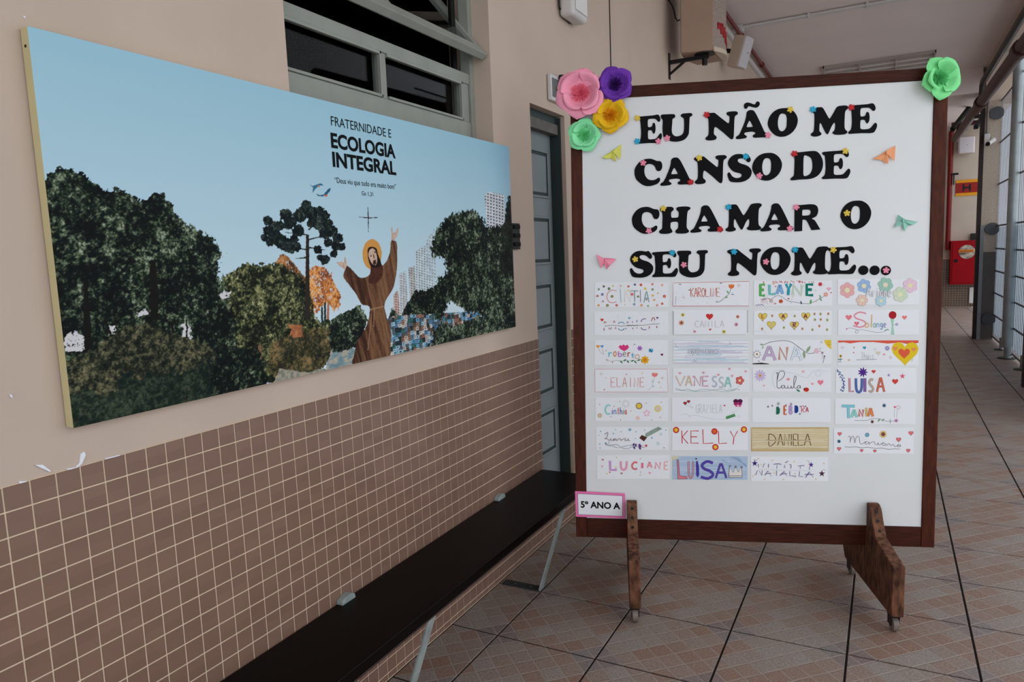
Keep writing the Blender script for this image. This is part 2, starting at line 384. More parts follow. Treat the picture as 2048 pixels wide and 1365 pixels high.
# --- door
dr = empty('door_1', (-.09, (DOOR[0]+DOOR[1])/2, DOOR[2])); struct(dr, 'grey panelled door set back in the tiled wall, behind the end of the bench')
part('frame', MB().box(-.2, -.022, DOOR[1]-.012, DOOR[1]-.0025, DOOR[2], 2.145).box(-.2, -.045, DOOR[0], DOOR[1], 2.105, 2.152).box(-.2, -.06, DOOR[0], DOOR[0]+.01, DOOR[2], 2.14), M_doorframe, dr)
part('head', MB().box(-.075, -.035, DOOR[0], DOOR[1]-.01, 2.06, 2.11), mat('weathered_head', (100, 97, 92), .7, .15, 20), dr)
leaf = part('leaf', MB().box(-.118, -.082, DOOR[0]+.004, DOOR[1]-.012, DOOR[2]+.004, 2.10), M_door, dr)
pz = [(187, 355, 173), (420, 590, 180), (653, 820, 187), (880, 1045, 193), (1097, 1255, 200)]
for (c0, c1, cx) in pz:
    X = -.08; x = 1000+cx/1.795
    z1 = PX(x, 200+c0/1.795, X).z; z0 = PX(x, 200+c1/1.795, X).z; y1 = PX(x, 200+(c0+c1)/3.59, X).y; y0 = DOOR[0]+.05
    mo = MB().box(X-.002, X+.006, y1-.012, y1, z0, z1).box(X-.002, X+.006, y0, y0+.012, z0, z1).box(X-.002, X+.006, y0, y1, z0, z0+.012).box(X-.002, X+.006, y0, y1, z1-.012, z1)
    pn = part('panel', MB().box(X-.002, X+.0015, y0+.028, y1-.028, z0+.028, z1-.028), M_door, leaf, bev=.001)
    part('panel_moulding', mo, M_door, leaf, bev=.003)
    part('panel_groove', MB().box(X-.002, X-.0013, y0+.012, y1-.012, z0+.012, z1-.012), M_doorframe, leaf)

# --- ceiling, beams, far wall, column
struct(part('ceiling', MB().box(-.2, 3.4, -3.2, 18, CEIL, CEIL+.15), M_ceil, None, loc=(0, 0, 0)), 'plain pale ceiling slab over the corridor')
struct(part('trim_2', MB().box(0, 2.62, 12.0, 12.9, 3.436, CEIL), M_ceil, None, loc=(1.3, 12.4, 3.6)), 'pale cross beam under the ceiling beyond the board')
struct(part('trim_3', MB().box(2.66, 2.80, -1.6, 12.0, 3.56, CEIL), M_plaster, None, loc=(2.7, 5, 3.6)), 'beige edge beam along the open side of the corridor')
wf_ = struct(part('wall_far', MB().box(-.2, 3.36, 17.8, 18.0, 0, CEIL), mat('far_plaster', (186, 172, 158), .85, .04, 3), None, loc=(0, 18, 0)), 'beige end wall with brown mosaic tiles at its foot')
part('grout_bed', MB().box(0, 3.36, 17.798, 17.8, 0, 1.03), M_grout, wf_)
cells = [(i*TPY+gt/2, .003+k*TPZ+gt/2, TPY-gt, TPZ-gt, True) for i in range(66) for k in range(20)]
tiles(wf_, cells, lambda a, b, q: Vector((a, 17.799-q, b)), TPY-gt, TPZ-gt, .0032, .0009, mat('far_tile', (92, 74, 62), .3, .15, 10), 0, 'mosaic_tiles')
M_stone = mat('pebbledash', (176, 162, 148), .95, .25, 90, bump=.6, bscale=160)
col = struct(part('trim_4', MB().box(2.661, 2.852, 12.0, 12.45, 1.24, 3.31), M_stone, None, loc=(2.75, 12.2, 0)), 'rough rendered column at the end of the grille fence')
part('column_base', MB().box(2.661, 2.852, 12.0, 12.45, 0, 1.24), mat('pebbledash_dark', (98, 92, 88), .95, .2, 90, bump=.6, bscale=160), col)
part('corner_guard', MB().box(2.655, 2.70, 11.985, 11.999, 0, 1.62), mat('corner_guard', (130, 134, 138), .5, .05, 10), col)
part('dark_edge', MB().box(2.612, 2.6605, 12.0, 12.1, 0, 3.31), mat('dark_brown_edge', (44, 34, 30), .6, .1, 8), col)
part('capital', MB().box(2.661, 3.6, 12.0, 12.45, 3.311, CEIL), M_plaster, col)
struct(part('wall_outside', MB().box(3.3, 30, 30, 30.3, 0, 9), mat('outside_wall', (158, 160, 164), .9, .05, 1), None, loc=(12, 30, 0)), 'pale building wall outside beyond the grille fence')
struct(part('ground', MB().box(6.5, 30, -12, 30, -.12, -.02), mat('yard', (205, 203, 198), .9, .1, 1), None, loc=(12, 9, 0)), 'pale paved yard outside')
# ================================================================== PRINTED BANNER ON THE WALL
BX = .028
def spline(pts, k=5, closed=True):       # Catmull-Rom through the points
    n = len(pts); out = []
    rng = range(n) if closed else range(n-1)
    for i in rng:
        if closed: p0, p1, p2, p3 = pts[i-1], pts[i], pts[(i+1) % n], pts[(i+2) % n]
        else: p0, p1, p2, p3 = pts[max(i-1, 0)], pts[i], pts[i+1], pts[min(i+2, n-1)]
        for j in range(k):
            t = j/k
            out.append(tuple(.5*((2*p1[c])+(-p0[c]+p2[c])*t+(2*p0[c]-5*p1[c]+4*p2[c]-p3[c])*t*t+(-p0[c]+3*p1[c]-3*p2[c]+p3[c])*t**3) for c in (0, 1)))
    if not closed: out.append(pts[-1][:2])
    return out
def text2d(txt, bold=0.0):
    cu = bpy.data.curves.new('t', 'FONT'); cu.body = txt; cu.size = 1; cu.offset = bold; cu.resolution_u = 4
    o = bpy.data.objects.new('t', cu); COL.objects.link(o)
    bpy.context.view_layer.update()
    dg = bpy.context.evaluated_depsgraph_get(); me = bpy.data.meshes.new_from_object(o.evaluated_get(dg))
    v = [(p.co.x, p.co.y) for p in me.vertices]; f = [tuple(p.vertices) for p in me.polygons]
    bpy.data.objects.remove(o); bpy.data.curves.remove(cu); bpy.data.meshes.remove(me)
    xs = [a for a, _ in v]; ys_ = [b for _, b in v]
    x0, x1, y0, y1 = min(xs), max(xs), min(ys_), max(ys_)
    return [((a-x0)/(x1-x0), (b-y0)/(y1-y0)) for a, b in v], f
c_tl, c_bl, c_tr, c_br = [PX(x, y, BX) for x, y in ((57, 55), (145, 858), (1019, 293), (1030, 654))]
by0, by1 = (c_tl.y+c_bl.y)/2, (c_tr.y+c_br.y)/2
bz1, bz0 = (c_tl.z+c_tr.z)/2, (c_bl.z+c_br.z)/2
ban = thing('banner', 'long printed landscape banner with blue sky, trees, robed figure and black title', 'banner', (0.004, (by0+by1)/2, bz0))
part('stretcher_frame', MB().box(.003, BX-.0006, by0, by1, bz0, bz1), mat('cream_banner_edge', (196, 184, 140), .8, .04, 10), ban, bev=.001, label='cream coloured side of the banner')
part('nail', MB().tube([(BX*.55, by0-.001, bz1-.035), (BX*.55, by0+.003, bz1-.035)], .003, 8), M_black, ban)

NX, NY = 1150, 480
gy_, gz_ = np.meshgrid(np.linspace(by0, by1, NX+1), np.linspace(bz0, bz1, NY+1))
def proj_arr(x, y, z):
    X = np.stack([x-CAM.x, y-CAM.y, z-CAM.z]); d = np.tensordot(np.array(CF), X, 1)
    return 1024+FPX*np.tensordot(np.array(CR), X, 1)/d, 682.5-FPX*np.tensordot(np.array(CU), X, 1)/d
U, V = proj_arr(np.full_like(gy_, BX), gy_, gz_)
def hsh(ix, iy, s):
    h = (ix.astype(np.int64)*374761393+iy.astype(np.int64)*668265263+s*1442695041) & 0xffffffff
    h = ((h ^ (h >> 13))*1274126177) & 0xffffffff
    return ((h ^ (h >> 16)) & 0xffff)/65535.0
def vnoise(x, y, s=0):
    ix, iy = np.floor(x), np.floor(y); fx, fy = x-ix, y-iy; fx = fx*fx*(3-2*fx); fy = fy*fy*(3-2*fy)
    return (hsh(ix, iy, s)*(1-fx)+hsh(ix+1, iy, s)*fx)*(1-fy)+(hsh(ix, iy+1, s)*(1-fx)+hsh(ix+1, iy+1, s)*fx)*fy
def fbm(x, y, s=0, o=4):
    r = 0; a = .5; t = 0
    for k in range(o): r = r+a*vnoise(x*2**k, y*2**k, s+k*17); t += a; a *= .6
    return r/t
def inpoly(pts, X, Y):
    r = np.zeros(X.shape, bool); n = len(pts)
    for i in range(n):
        x1, y1 = pts[i]; x2, y2 = pts[(i+1) % n]
        if y1 == y2: continue
        c = ((y1 > Y) != (y2 > Y)) & (X < (x2-x1)*(Y-y1)/(y2-y1)+x1); r ^= c
    return r
# work in a rectified print space: a = distance along the banner, b = up, in mm
A = (gy_-by0)*1000; Bm = (gz_-bz0)*1000
tt = np.clip((gz_-bz0)/(bz1-bz0), 0, 1)[..., None]
def c3(*c): return np.array(c, float)
IMG = c3(210, 224, 232)*(1-tt)+c3(154, 197, 214)*tt
rt = np.clip((A-(by1-by0)*850)/((by1-by0)*150), 0, 1)[..., None]*tt**1.5
IMG = IMG*(1-.35*rt)+c3(100, 150, 178)*.35*rt
n1 = fbm(A/9, Bm/8, 1, 4); n2 = fbm(A/40, Bm/40, 5, 4); n3 = fbm(A/3.4, Bm/3.0, 9, 2)
def ramp(v, stops):
    r = np.zeros(v.shape+(3,))
    for c in range(3): r[..., c] = np.interp(v, [s[0] for s in stops], [s[1][c] for s in stops])
    return r
def paint(mask, col): IMG[mask] = (col[mask] if isinstance(col, np.ndarray) and col.ndim == 3 else col)
DARKG = [(0, (6, 10, 10)), (.42, (14, 22, 20)), (.53, (34, 48, 38)), (.66, (66, 80, 58)), (.8, (112, 124, 98)), (1, (160, 176, 160))]
OLIVE = [(0, (10, 14, 10)), (.42, (30, 38, 26)), (.53, (64, 70, 44)), (.65, (98, 102, 66)), (.8, (138, 136, 92)), (1, (180, 178, 140))]
def leafv(k=.55, off=0.0): return (n2-.5)*1.5*k+.5+(n1-.5)*1.35*(1-k*.4)+(n3-.5)*.62+off
def foliage(pts, stops, amp=9, k=.55, off=0.0, holes=0.0, seed=0):
    dx = (fbm(A/9, Bm/9, 31+seed, 4)-.5)*amp*2.4; dy = (fbm(A/9, Bm/9, 57+seed, 4)-.5)*amp*2.4
    m = inpoly(pts, U+dx, V+dy)
    if holes: m &= ~((n3 > .80-holes) & (fbm(A/16, Bm/16, 77+seed, 3) > .62-holes))
    IMG[m] = ramp(leafv(k, off)[m], stops)
    return m
pale = c3(206, 204, 206)
# pale city haze behind the trees
# towers
def tower(pts, base, win_, ny=5.0, nx=2.6, th_=.5):
    m = inpoly(pts, U, V)
    w_ = (np.mod(V-.25*U, ny) < ny*th_) & (np.mod(U, nx*2) < nx*1.15)
    jit = (hsh(np.floor(U/nx/2), np.floor((V-.25*U)/ny), 3)-.5)[..., None]*26
    IMG[m] = (np.where(w_[..., None], c3(*win_), c3(*base))+jit)[m]
tower([(787, 590), (796, 580), (800, 640), (789, 640)], (196, 170, 158), (120, 84, 72))
tower([(798, 548), (812, 542), (817, 640), (800, 640)], (196, 200, 202), (138, 148, 152))
tower([(817, 536), (829, 532), (834, 600), (820, 610)], (184, 184, 182), (116, 118, 118))
tower([(831, 506), (836, 498), (847, 494), (866, 480), (870, 585), (833, 590)], (202, 212, 216), (120, 140, 148))
tower([(851, 488), (858, 472), (867, 462), (870, 500), (872, 560), (854, 560)], (190, 205, 212), (150, 170, 180), 7)
tower([(969, 389), (978, 384), (1008, 390), (1012, 460), (974, 460)], (204, 208, 212), (96, 102, 110), 6.2, 2.9)
# distant small trees
foliage([(660, 640), (690, 625), (720, 610), (735, 640), (720, 690), (660, 690)], DARKG, 4, seed=1)
foliage([(775, 640), (785, 615), (800, 640), (812, 610), (830, 580), (848, 582), (862, 575), (880, 580), (890, 650), (780, 655)], DARKG, 4, off=-.03, seed=2)
# hillside of small coloured houses
hm = inpoly([(770, 640), (790, 632), (860, 628), (930, 624), (1034, 606), (1034, 665), (770, 722)], U, V)
hx = np.floor(A/17+fbm(A/30, Bm/30, 3, 2)*1.2); hy = np.floor(Bm/15+hsh(hx, hx*0, 8)*.9)
hr = hsh(hx, hy, 21); pal = np.array([(104, 156, 186), (186, 172, 160), (56, 104, 100), (150, 110, 92), (86, 100, 110), (150, 184, 200), (196, 190, 182), (78, 124, 160), (98, 78, 70), (38, 52, 54)], float)
hc = pal[(hr*9.99).astype(int)]
fx_ = np.mod(A/17+fbm(A/30, Bm/30, 3, 2)*1.2, 1); fy_ = np.mod(Bm/15+hsh(hx, hx*0, 8)*.9, 1)
wnd = (fx_ > .3) & (fx_ < .55) & (fy_ > .35) & (fy_ < .62); roof = fy_ > .86
hc = np.where(wnd[..., None], c3(40, 44, 50), hc); hc = np.where(roof[..., None], hc*.55, hc)
IMG[hm] = (hc*(.8+.4*n1[..., None]))[hm]
foliage([(868, 660), (885, 640), (905, 655), (935, 640), (960, 632), (985, 640), (1034, 625), (1034, 668), (860, 705)], DARKG, 6, off=.02, holes=.06, seed=3)
# orange tree
paint(inpoly([(650, 700), (655, 600), (659, 600), (658, 640), (660, 700)], U, V), c3(170, 110, 84))
om = foliage([(617, 540), (630, 530), (645, 533), (662, 548), (672, 575), (684, 595), (678, 615), (668, 622), (655, 605), (640, 615), (622, 640), (612, 600)], [(0, (110, 60, 36)), (.4, (176, 104, 56)), (.6, (220, 148, 78)), (1, (240, 180, 110))], 5, holes=.14, seed=4)
foliage([(552, 525), (560, 508), (575, 512), (590, 530), (615, 560), (620, 600), (590, 610), (560, 570)], [(0, (60, 40, 26)), (.4, (120, 84, 52)), (.6, (176, 116, 66)), (1, (200, 150, 110))], 5, holes=.06, seed=5)
# left and middle trees
foliage([(440, 560), (465, 540), (495, 526), (530, 530), (560, 528), (600, 548), (622, 590), (628, 640), (660, 640), (672, 680), (665, 712), (640, 735), (560, 760), (430, 800), (420, 600)], OLIVE, 8, off=-.04, holes=.0, seed=6)
foliage([(80, 372), (95, 350), (120, 336), (150, 340), (180, 358), (200, 378), (235, 378), (268, 392), (290, 400), (318, 386), (333, 395), (352, 430), (378, 450), (400, 462), (428, 478), (445, 508), (436, 540), (450, 580), (470, 640), (480, 760), (400, 800), (130, 880), (80, 700)], DARKG, 9, off=-.05, holes=.0, seed=7)
for q in ([(127, 668), (150, 660), (168, 672), (172, 700), (130, 706)], [(214, 650), (230, 648), (232, 668), (218, 670)], [(364, 650), (378, 652), (384, 688), (368, 690)], [(274, 626), (290, 618), (296, 628), (280, 634)], [(440, 590), (462, 582), (458, 598), (444, 600)]):
    m = inpoly(q, U+(n1-.5)*16, V+(n2-.5)*14) & (n3+n1 > .72); IMG[m] = pale
# darker tree masses and trunks
for q in ([(168, 560), (176, 560), (186, 706), (168, 706)], [(300, 520), (312, 520), (318, 640), (302, 640)], [(342, 645), (347, 645), (350, 672), (345, 672)], [(208, 640), (214, 640), (236, 700), (230, 700)], [(372, 640), (375, 640), (376, 690), (372, 690)]):
    m = inpoly(q, U+(n1-.5)*5, V); IMG[m] = c3(20, 18, 16)
m = inpoly([(516, 690), (523, 690), (524, 757), (518, 757)], U+(n1-.5)*2, V); IMG[m] = c3(120, 92, 68)
# lower scrub, left
foliage([(120, 730), (180, 700), (260, 645), (300, 650), (350, 670), (420, 690), (450, 745), (440, 800), (140, 880)], [(0, (10, 18, 15)), (.4, (32, 38, 29)), (.52, (58, 60, 43)), (.7, (90, 88, 64)), (1, (124, 118, 88))], 7, k=.4, off=-.02, seed=8)
m = (U < 470) & (V > 650+.20*(470-U)+70+(n2-.5)*70) & (V > 700); IMG[m] = IMG[m]*.55+c3(10, 34, 30)*.45
foliage([(440, 690), (520, 700), (535, 770), (440, 810), (420, 760)], DARKG, 6, off=-.08, seed=9)
foliage([(540, 690), (590, 660), (640, 655), (668, 668), (668, 700), (640, 745), (560, 765), (535, 740)], [(0, (26, 28, 20)), (.4, (58, 58, 38)), (.6, (98, 88, 56)), (1, (150, 120, 80))], 6, off=.0, seed=10)
m = inpoly([(578, 650), (602, 652), (604, 672), (582, 676)], U+(n1-.5)*14, V+(n2-.5)*10); IMG[m] = ramp(n1, [(0, (120, 70, 44)), (1, (210, 140, 90))])[m]
# water and rocks
m = inpoly([(650, 745), (662, 700), (690, 692), (712, 700), (712, 735), (640, 765)], U+(n1-.5)*8, V+(n2-.5)*8)
IMG[m] = ramp(fbm(A/22, Bm/7, 12, 3), [(0, (84, 112, 118)), (.45, (126, 150, 156)), (.6, (170, 160, 142)), (1, (196, 200, 204))])[m]
m = inpoly([(545, 770), (560, 735), (600, 745), (650, 738), (660, 752), (560, 790)], U+(n1-.5)*8, V+(n2-.5)*8)
IMG[m] = ramp(hsh(np.floor(A/11), np.floor(Bm/9), 2)*.5+n1*.5, [(0, (90, 96, 84)), (.5, (150, 150, 136)), (1, (184, 160, 132))])[m]
foliage([(655, 672), (668, 655), (690, 650), (720, 640), (728, 690), (700, 700), (665, 706)], DARKG, 5, off=-.02, seed=11)
for x in (644, 650):
    paint(inpoly([(x-2, 640), (x-2, 608+(650-x)*1.5), (x, 602+(650-x)*1.5), (x+2, 608+(650-x)*1.5), (x+2.5, 655)], U, V), c3(34, 54, 46))
# umbrella-crowned conifer
paint(inpoly([(610, 640), (612, 470), (618, 470), (620, 640)], U, V), c3(44, 38, 34))
for (x0, y0, x1, y1) in ((615, 515, 590, 518), (615, 500, 585, 495), (616, 495, 650, 500), (616, 480, 655, 470), (615, 470, 570, 465), (617, 460, 640, 440)):
    nx, ny = (y1-y0), -(x1-x0); l = math.hypot(nx, ny); nx, ny = nx/l, ny/l
    paint(inpoly([(x0+nx*1.6, y0+ny*1.6), (x1+nx*.5, y1+ny*.5), (x1-nx*.5, y1-ny*.5), (x0-nx*1.6, y0-ny*1.6)], U, V), c3(44, 38, 34))
pine = np.zeros(U.shape, bool)
for (x, y, r) in [(536, 442, 9), (545, 452, 9), (534, 462, 8), (530, 476, 7), (548, 470, 12), (560, 482, 13), (576, 490, 13), (592, 494, 9), (560, 452, 9), (572, 430, 11), (580, 445, 12), (596, 462, 11), (600, 432, 12), (612, 418, 11), (613, 408, 7), (624, 428, 12), (640, 422, 8), (648, 432, 10), (636, 446, 12), (654, 448, 10), (664, 462, 10), (650, 466, 12), (676, 476, 9), (684, 494, 7), (672, 492, 9), (656, 486, 8), (668, 508, 7), (636, 500, 8), (650, 520, 9), (640, 516, 6), (622, 446, 8), (588, 478, 8), (540, 486, 7), (584, 502, 5)]:
    d2 = ((U-x)/r)**2+((V-y)/(r*.95))**2
    pine |= d2 < (.30+2.1*n1)
IMG[pine] = ramp(leafv(.3, -.14), [(0, (8, 14, 16)), (.4, (18, 30, 30)), (.55, (34, 48, 44)), (.75, (70, 80, 70)), (1, (100, 110, 96))])[pine]
# right trees
foliage([(862, 500), (872, 460), (888, 440), (905, 428), (930, 424), (945, 420), (965, 436), (975, 455), (1000, 452), (1036, 440), (1036, 655), (990, 650), (960, 628), (930, 622), (900, 600), (885, 640), (868, 640), (862, 590), (875, 560), (895, 540), (885, 515), (868, 515)], DARKG, 8, off=-.03, holes=.0, seed=12)
foliage([(1012, 420), (1018, 392), (1026, 388), (1040, 395), (1040, 560), (1000, 540), (1004, 470)], [(0, (8, 12, 11)), (.5, (18, 24, 20)), (.8, (40, 50, 40)), (1, (60, 70, 60))], 5, seed=13)
# robed figure
S = lambda pts: [(600+x/3.793, 380+y/3.793) for x, y in pts]
paint(((U-(600+547/3.793))/19.2)**2+((V-(380+490/3.793))/30.5)**2 < 1, c3(206, 148, 74))
SK = c3(206, 178, 160)
hl = spline(S([(345, 608), (325, 592), (300, 580), (278, 552), (290, 545), (300, 552), (312, 540), (322, 548), (335, 545), (338, 508), (348, 520), (354, 560), (362, 590)]), 3)
hr_ = spline(S([(697, 390), (694, 340), (692, 290), (700, 285), (706, 325), (722, 322), (742, 286), (747, 300), (740, 345), (722, 375), (718, 400)]), 3)
for h in (hl, hr_): paint(inpoly(h, U, V), ramp(n1, [(0, (176, 140, 124)), (1, (222, 200, 184))]))
robe = spline(S([(345, 602), (362, 578), (400, 612), (440, 655), (472, 668), (515, 655), (540, 630), (560, 612), (605, 585), (632, 570), (660, 535), (682, 470), (690, 390), (706, 385), (733, 402), (738, 500), (735, 600), (722, 690), (700, 760), (662, 820), (645, 860), (642, 900), (662, 990), (684, 1050), (692, 1120), (685, 1190), (680, 1262), (560, 1290), (403, 1325), (412, 1250), (430, 1160), (480, 1080), (515, 1000), (530, 910), (515, 880), (470, 868), (430, 800), (380, 730), (330, 660)]), 4)
rm_ = inpoly(robe, U+(n1-.5)*1.5, V)
rv = fbm((A+.25*Bm)/9, Bm/120, 41, 3)*.7+n1*.15+.2*np.clip(1-np.abs((U-775)/50), 0, 1)
IMG[rm_] = ramp(rv, [(0, (34, 18, 14)), (.35, (66, 40, 28)), (.55, (108, 74, 52)), (.75, (134, 98, 68)), (1, (150, 114, 82))])[rm_]
paint(inpoly(spline(S([(540, 560), (535, 620), (520, 690), (550, 715), (590, 700), (625, 650), (628, 580), (600, 560)]), 3), U, V), ramp(n1, [(0, (50, 26, 20)), (1, (98, 58, 42))]))
paint(inpoly(spline(S([(512, 470), (520, 440), (545, 432), (580, 445), (592, 490), (612, 540), (615, 575), (580, 590), (540, 580), (520, 540)]), 3), U, V), c3(34, 22, 18))
paint(inpoly(spline(S([(518, 490), (530, 455), (552, 445), (572, 462), (584, 510), (584, 550), (572, 572), (548, 560), (530, 530)]), 3), U, V), ramp(fbm(A/8, Bm/8, 3), [(0, (176, 140, 120)), (1, (222, 198, 178))]))
for q in ([(562, 470), (574, 466), (576, 476), (564, 480)], [(532, 500), (542, 495), (546, 503), (534, 508)], [(555, 535), (575, 530), (580, 560), (566, 572), (552, 560)], [(553, 492), (560, 490), (566, 520), (560, 524)]):
    paint(inpoly(S(q), U, V), c3(62, 38, 32))
for q in ([(528, 905), (560, 895), (640, 878), (644, 888), (560, 908), (532, 918)], [(560, 905), (568, 905), (562, 1040), (556, 1040)], [(545, 915), (549, 915), (518, 1220), (512, 1215)]):
    paint(inpoly(S(q), U, V), c3(150, 116, 88))
paint(inpoly(S([(575, 905), (640, 895), (668, 1000), (600, 1035), (575, 1040)]), U, V) & (n1 > .42), c3(122, 88, 60))
# thin cross and two macaws
for q in ([(735, 414), (736, 414), (737.6, 437), (737.2, 464), (736.3, 464), (735.6, 437)], [(717, 433.6), (736, 434.6), (756, 435), (756, 436), (736, 437.2), (717, 434.6)]):
    paint(inpoly(q, U, V), c3(50, 34, 44))
Bd = lambda pts: [(600+x/5.056, 210+y/5.056) for x, y in pts]
paint(inpoly(Bd([(94, 804), (130, 820), (180, 800), (215, 793), (237, 815), (205, 812), (160, 845), (125, 895), (132, 835)]), U, V), c3(52, 112, 140))
paint(inpoly(Bd([(175, 812), (200, 818), (200, 835), (180, 830)]), U, V), c3(196, 120, 84))
paint(inpoly(Bd([(163, 895), (200, 915), (240, 905), (285, 850), (314, 838), (305, 870), (270, 910), (225, 928), (180, 922)]), U, V), c3(34, 92, 124))
paint(inpoly(Bd([(240, 910), (275, 908), (276, 930), (250, 924)]), U, V), c3(196, 120, 84))
IMG = np.clip(IMG, 0, 255)/255.0
LIN = np.where(IMG <= .04045, IMG/12.92, ((IMG+.055)/1.055)**2.4)
def canvas():
    nv = (NX+1)*(NY+1)
    co = np.zeros((nv, 3), np.float32); co[:, 0] = BX; co[:, 1] = gy_.ravel(); co[:, 2] = gz_.ravel()
    o = np.array(ban.location, np.float32); co -= o
    i, j = np.meshgrid(np.arange(NX), np.arange(NY)); a = (j*(NX+1)+i).ravel()
    f = np.stack([a, a+1, a+NX+2, a+NX+1], 1).astype(np.int32)
    me = bpy.data.meshes.new('printed_canvas'); me.vertices.add(nv); me.vertices.foreach_set('co', co.ravel())
    me.loops.add(f.size); me.loops.foreach_set('vertex_index', f.ravel())
    me.polygons.add(len(f)); me.polygons.foreach_set('loop_start', np.arange(0, f.size, 4, dtype=np.int32)); me.polygons.foreach_set('loop_total', np.full(len(f), 4, np.int32))
    me.update(); me.validate()
    ca = me.color_attributes.new('Col', 'FLOAT_COLOR', 'POINT')
    rgba = np.ones((nv, 4), np.float32); rgba[:, :3] = LIN.reshape(-1, 3); ca.data.foreach_set('color', rgba.ravel())
    me.materials.append(vmat('canvas_print', .6, .1))
    return link('printed_canvas', me, ban)
canvas()
M_ink = mat('black_ink', (14, 17, 19), .7, .02, 5, spec=.1)
def banner_text(txt, tl, bl, tr, br, bold=0.0):
    P = [PX(x, y, BX) for x, y in (tl, bl, tr, br)]
    y0 = (P[0].y+P[1].y)/2; y1 = (P[2].y+P[3].y)/2; z1 = (P[0].z+P[2].z)/2; z0 = (P[1].z+P[3].z)/2
    v, f = text2d(txt, bold); mb = MB()
    mb.add([(BX+.0008, y0+a*(y1-y0), z0+b*(z1-z0)) for a, b in v], f)
    part('lettering', mb, M_ink, ban)
banner_text('FRATERNIDADE E', (660.9, 232.7), (662, 251), (782, 258.8), (782, 275.7), .0)
banner_text('ECOLOGIA', (660.5, 266), (662.5, 297), (790.3, 289), (790.3, 316.8), .035)
banner_text('INTEGRAL', (663.2, 304.3), (666, 334.6), (791.5, 322.3), (791.8, 351), .035)
banner_text('\u201cDeus viu que tudo era muito bom\u201d', (668.2, 355), (670, 370.2), (791.5, 368.3), (791.5, 381.5), .0)
banner_text('Gn 1,31', (723, 381.7), (723.6, 392), (746, 385.2), (746, 394.8), .0)
# ================================================================== MOBILE NOTICE BOARD
brd = thing('notice_board', 'large white board in a reddish wood frame standing on two wooden feet with castors', 'notice board', BP(BW/2, 0, 0)-Vector((0, 0, .321)))
part('board_panel', MB().fbox(BP, -.01, BW+.01, -.01, BH+.01, -.016, 0), M_white, brd)
FT = .006
part('frame_stile', MB().fbox(BP, -.046, 0, -.083, 1.783, -.03, FT), M_wood, brd, bev=.003)
part('frame_stile', MB().fbox(BP, BW, BW+.050, -.083, 1.783, -.03, FT), M_wood, brd, bev=.003)
part('frame_rail', MB().fbox(BP, .0005, BW-.0005, 1.738, 1.783, -.03, FT-.0007), M_woodh, brd, bev=.003)
part('frame_rail', MB().fbox(BP, .0005, BW-.0005, -.083, 0, -.03, FT-.0007), M_woodh, brd, bev=.003)
LP0 = Vector((BO.x, BO.y, 0))
def LF(q, z, s): return LP0+_u*s+_n*q+Vector((0, 0, z))
M_caster = mat('scuffed_clear_castor', (120, 108, 100), .25, .2, 30)
for s0, s1, lab in ((.168, .212, None), (1.119, 1.163, None)):
    foot = [(.290, .262), (.287, .066), (-.245, .062), (-.285, .12), (-.285, .20), (-.10, .292), (-.035, .300), (.100, .300), (.122, .296)]
    leg = part('leg', MB().prism(foot, LF, s0, s1), M_legwood, brd, bev=.004)
    cl = [(.008, .405), (.030, .405), (.050, .395), (.078, .345), (.108, .302), (.108, .297), (.008, .297)]
    part('cleat', MB().prism(cl, LF, s0+.001, s1-.001), M_legwood, leg, bev=.004)
    sm = (s0+s1)/2
    for q, z, nq, nz in ((.056, .3845, .87, .49), (.074, .352, .87, .49), (.096, .320, .82, .57)):
        part('bolt', MB().tube([LF(q-nq*.006, z-nz*.006, sm), LF(q+nq*.0015, z+nz*.0015, sm)], .0062, 10), M_black, leg)
    for qf in (.25, -.22):
        part('castor_fork', MB().fbox(LF, qf-.02, qf+.02, .054, .066, sm-.016, sm+.016).fbox(LF, qf-.016, qf+.016, .022, .056, sm-.016, sm-.0135).fbox(LF, qf-.016, qf+.016, .022, .056, sm+.0135, sm+.016), M_black, leg)
        part('wheel', MB().tube([LF(qf+.006, .027, sm-.011), LF(qf+.006, .027, sm-.009), LF(qf+.006, .027, sm+.009), LF(qf+.006, .027, sm+.011)], [.024, .027, .027, .024], 20), M_caster, leg, smooth=True)

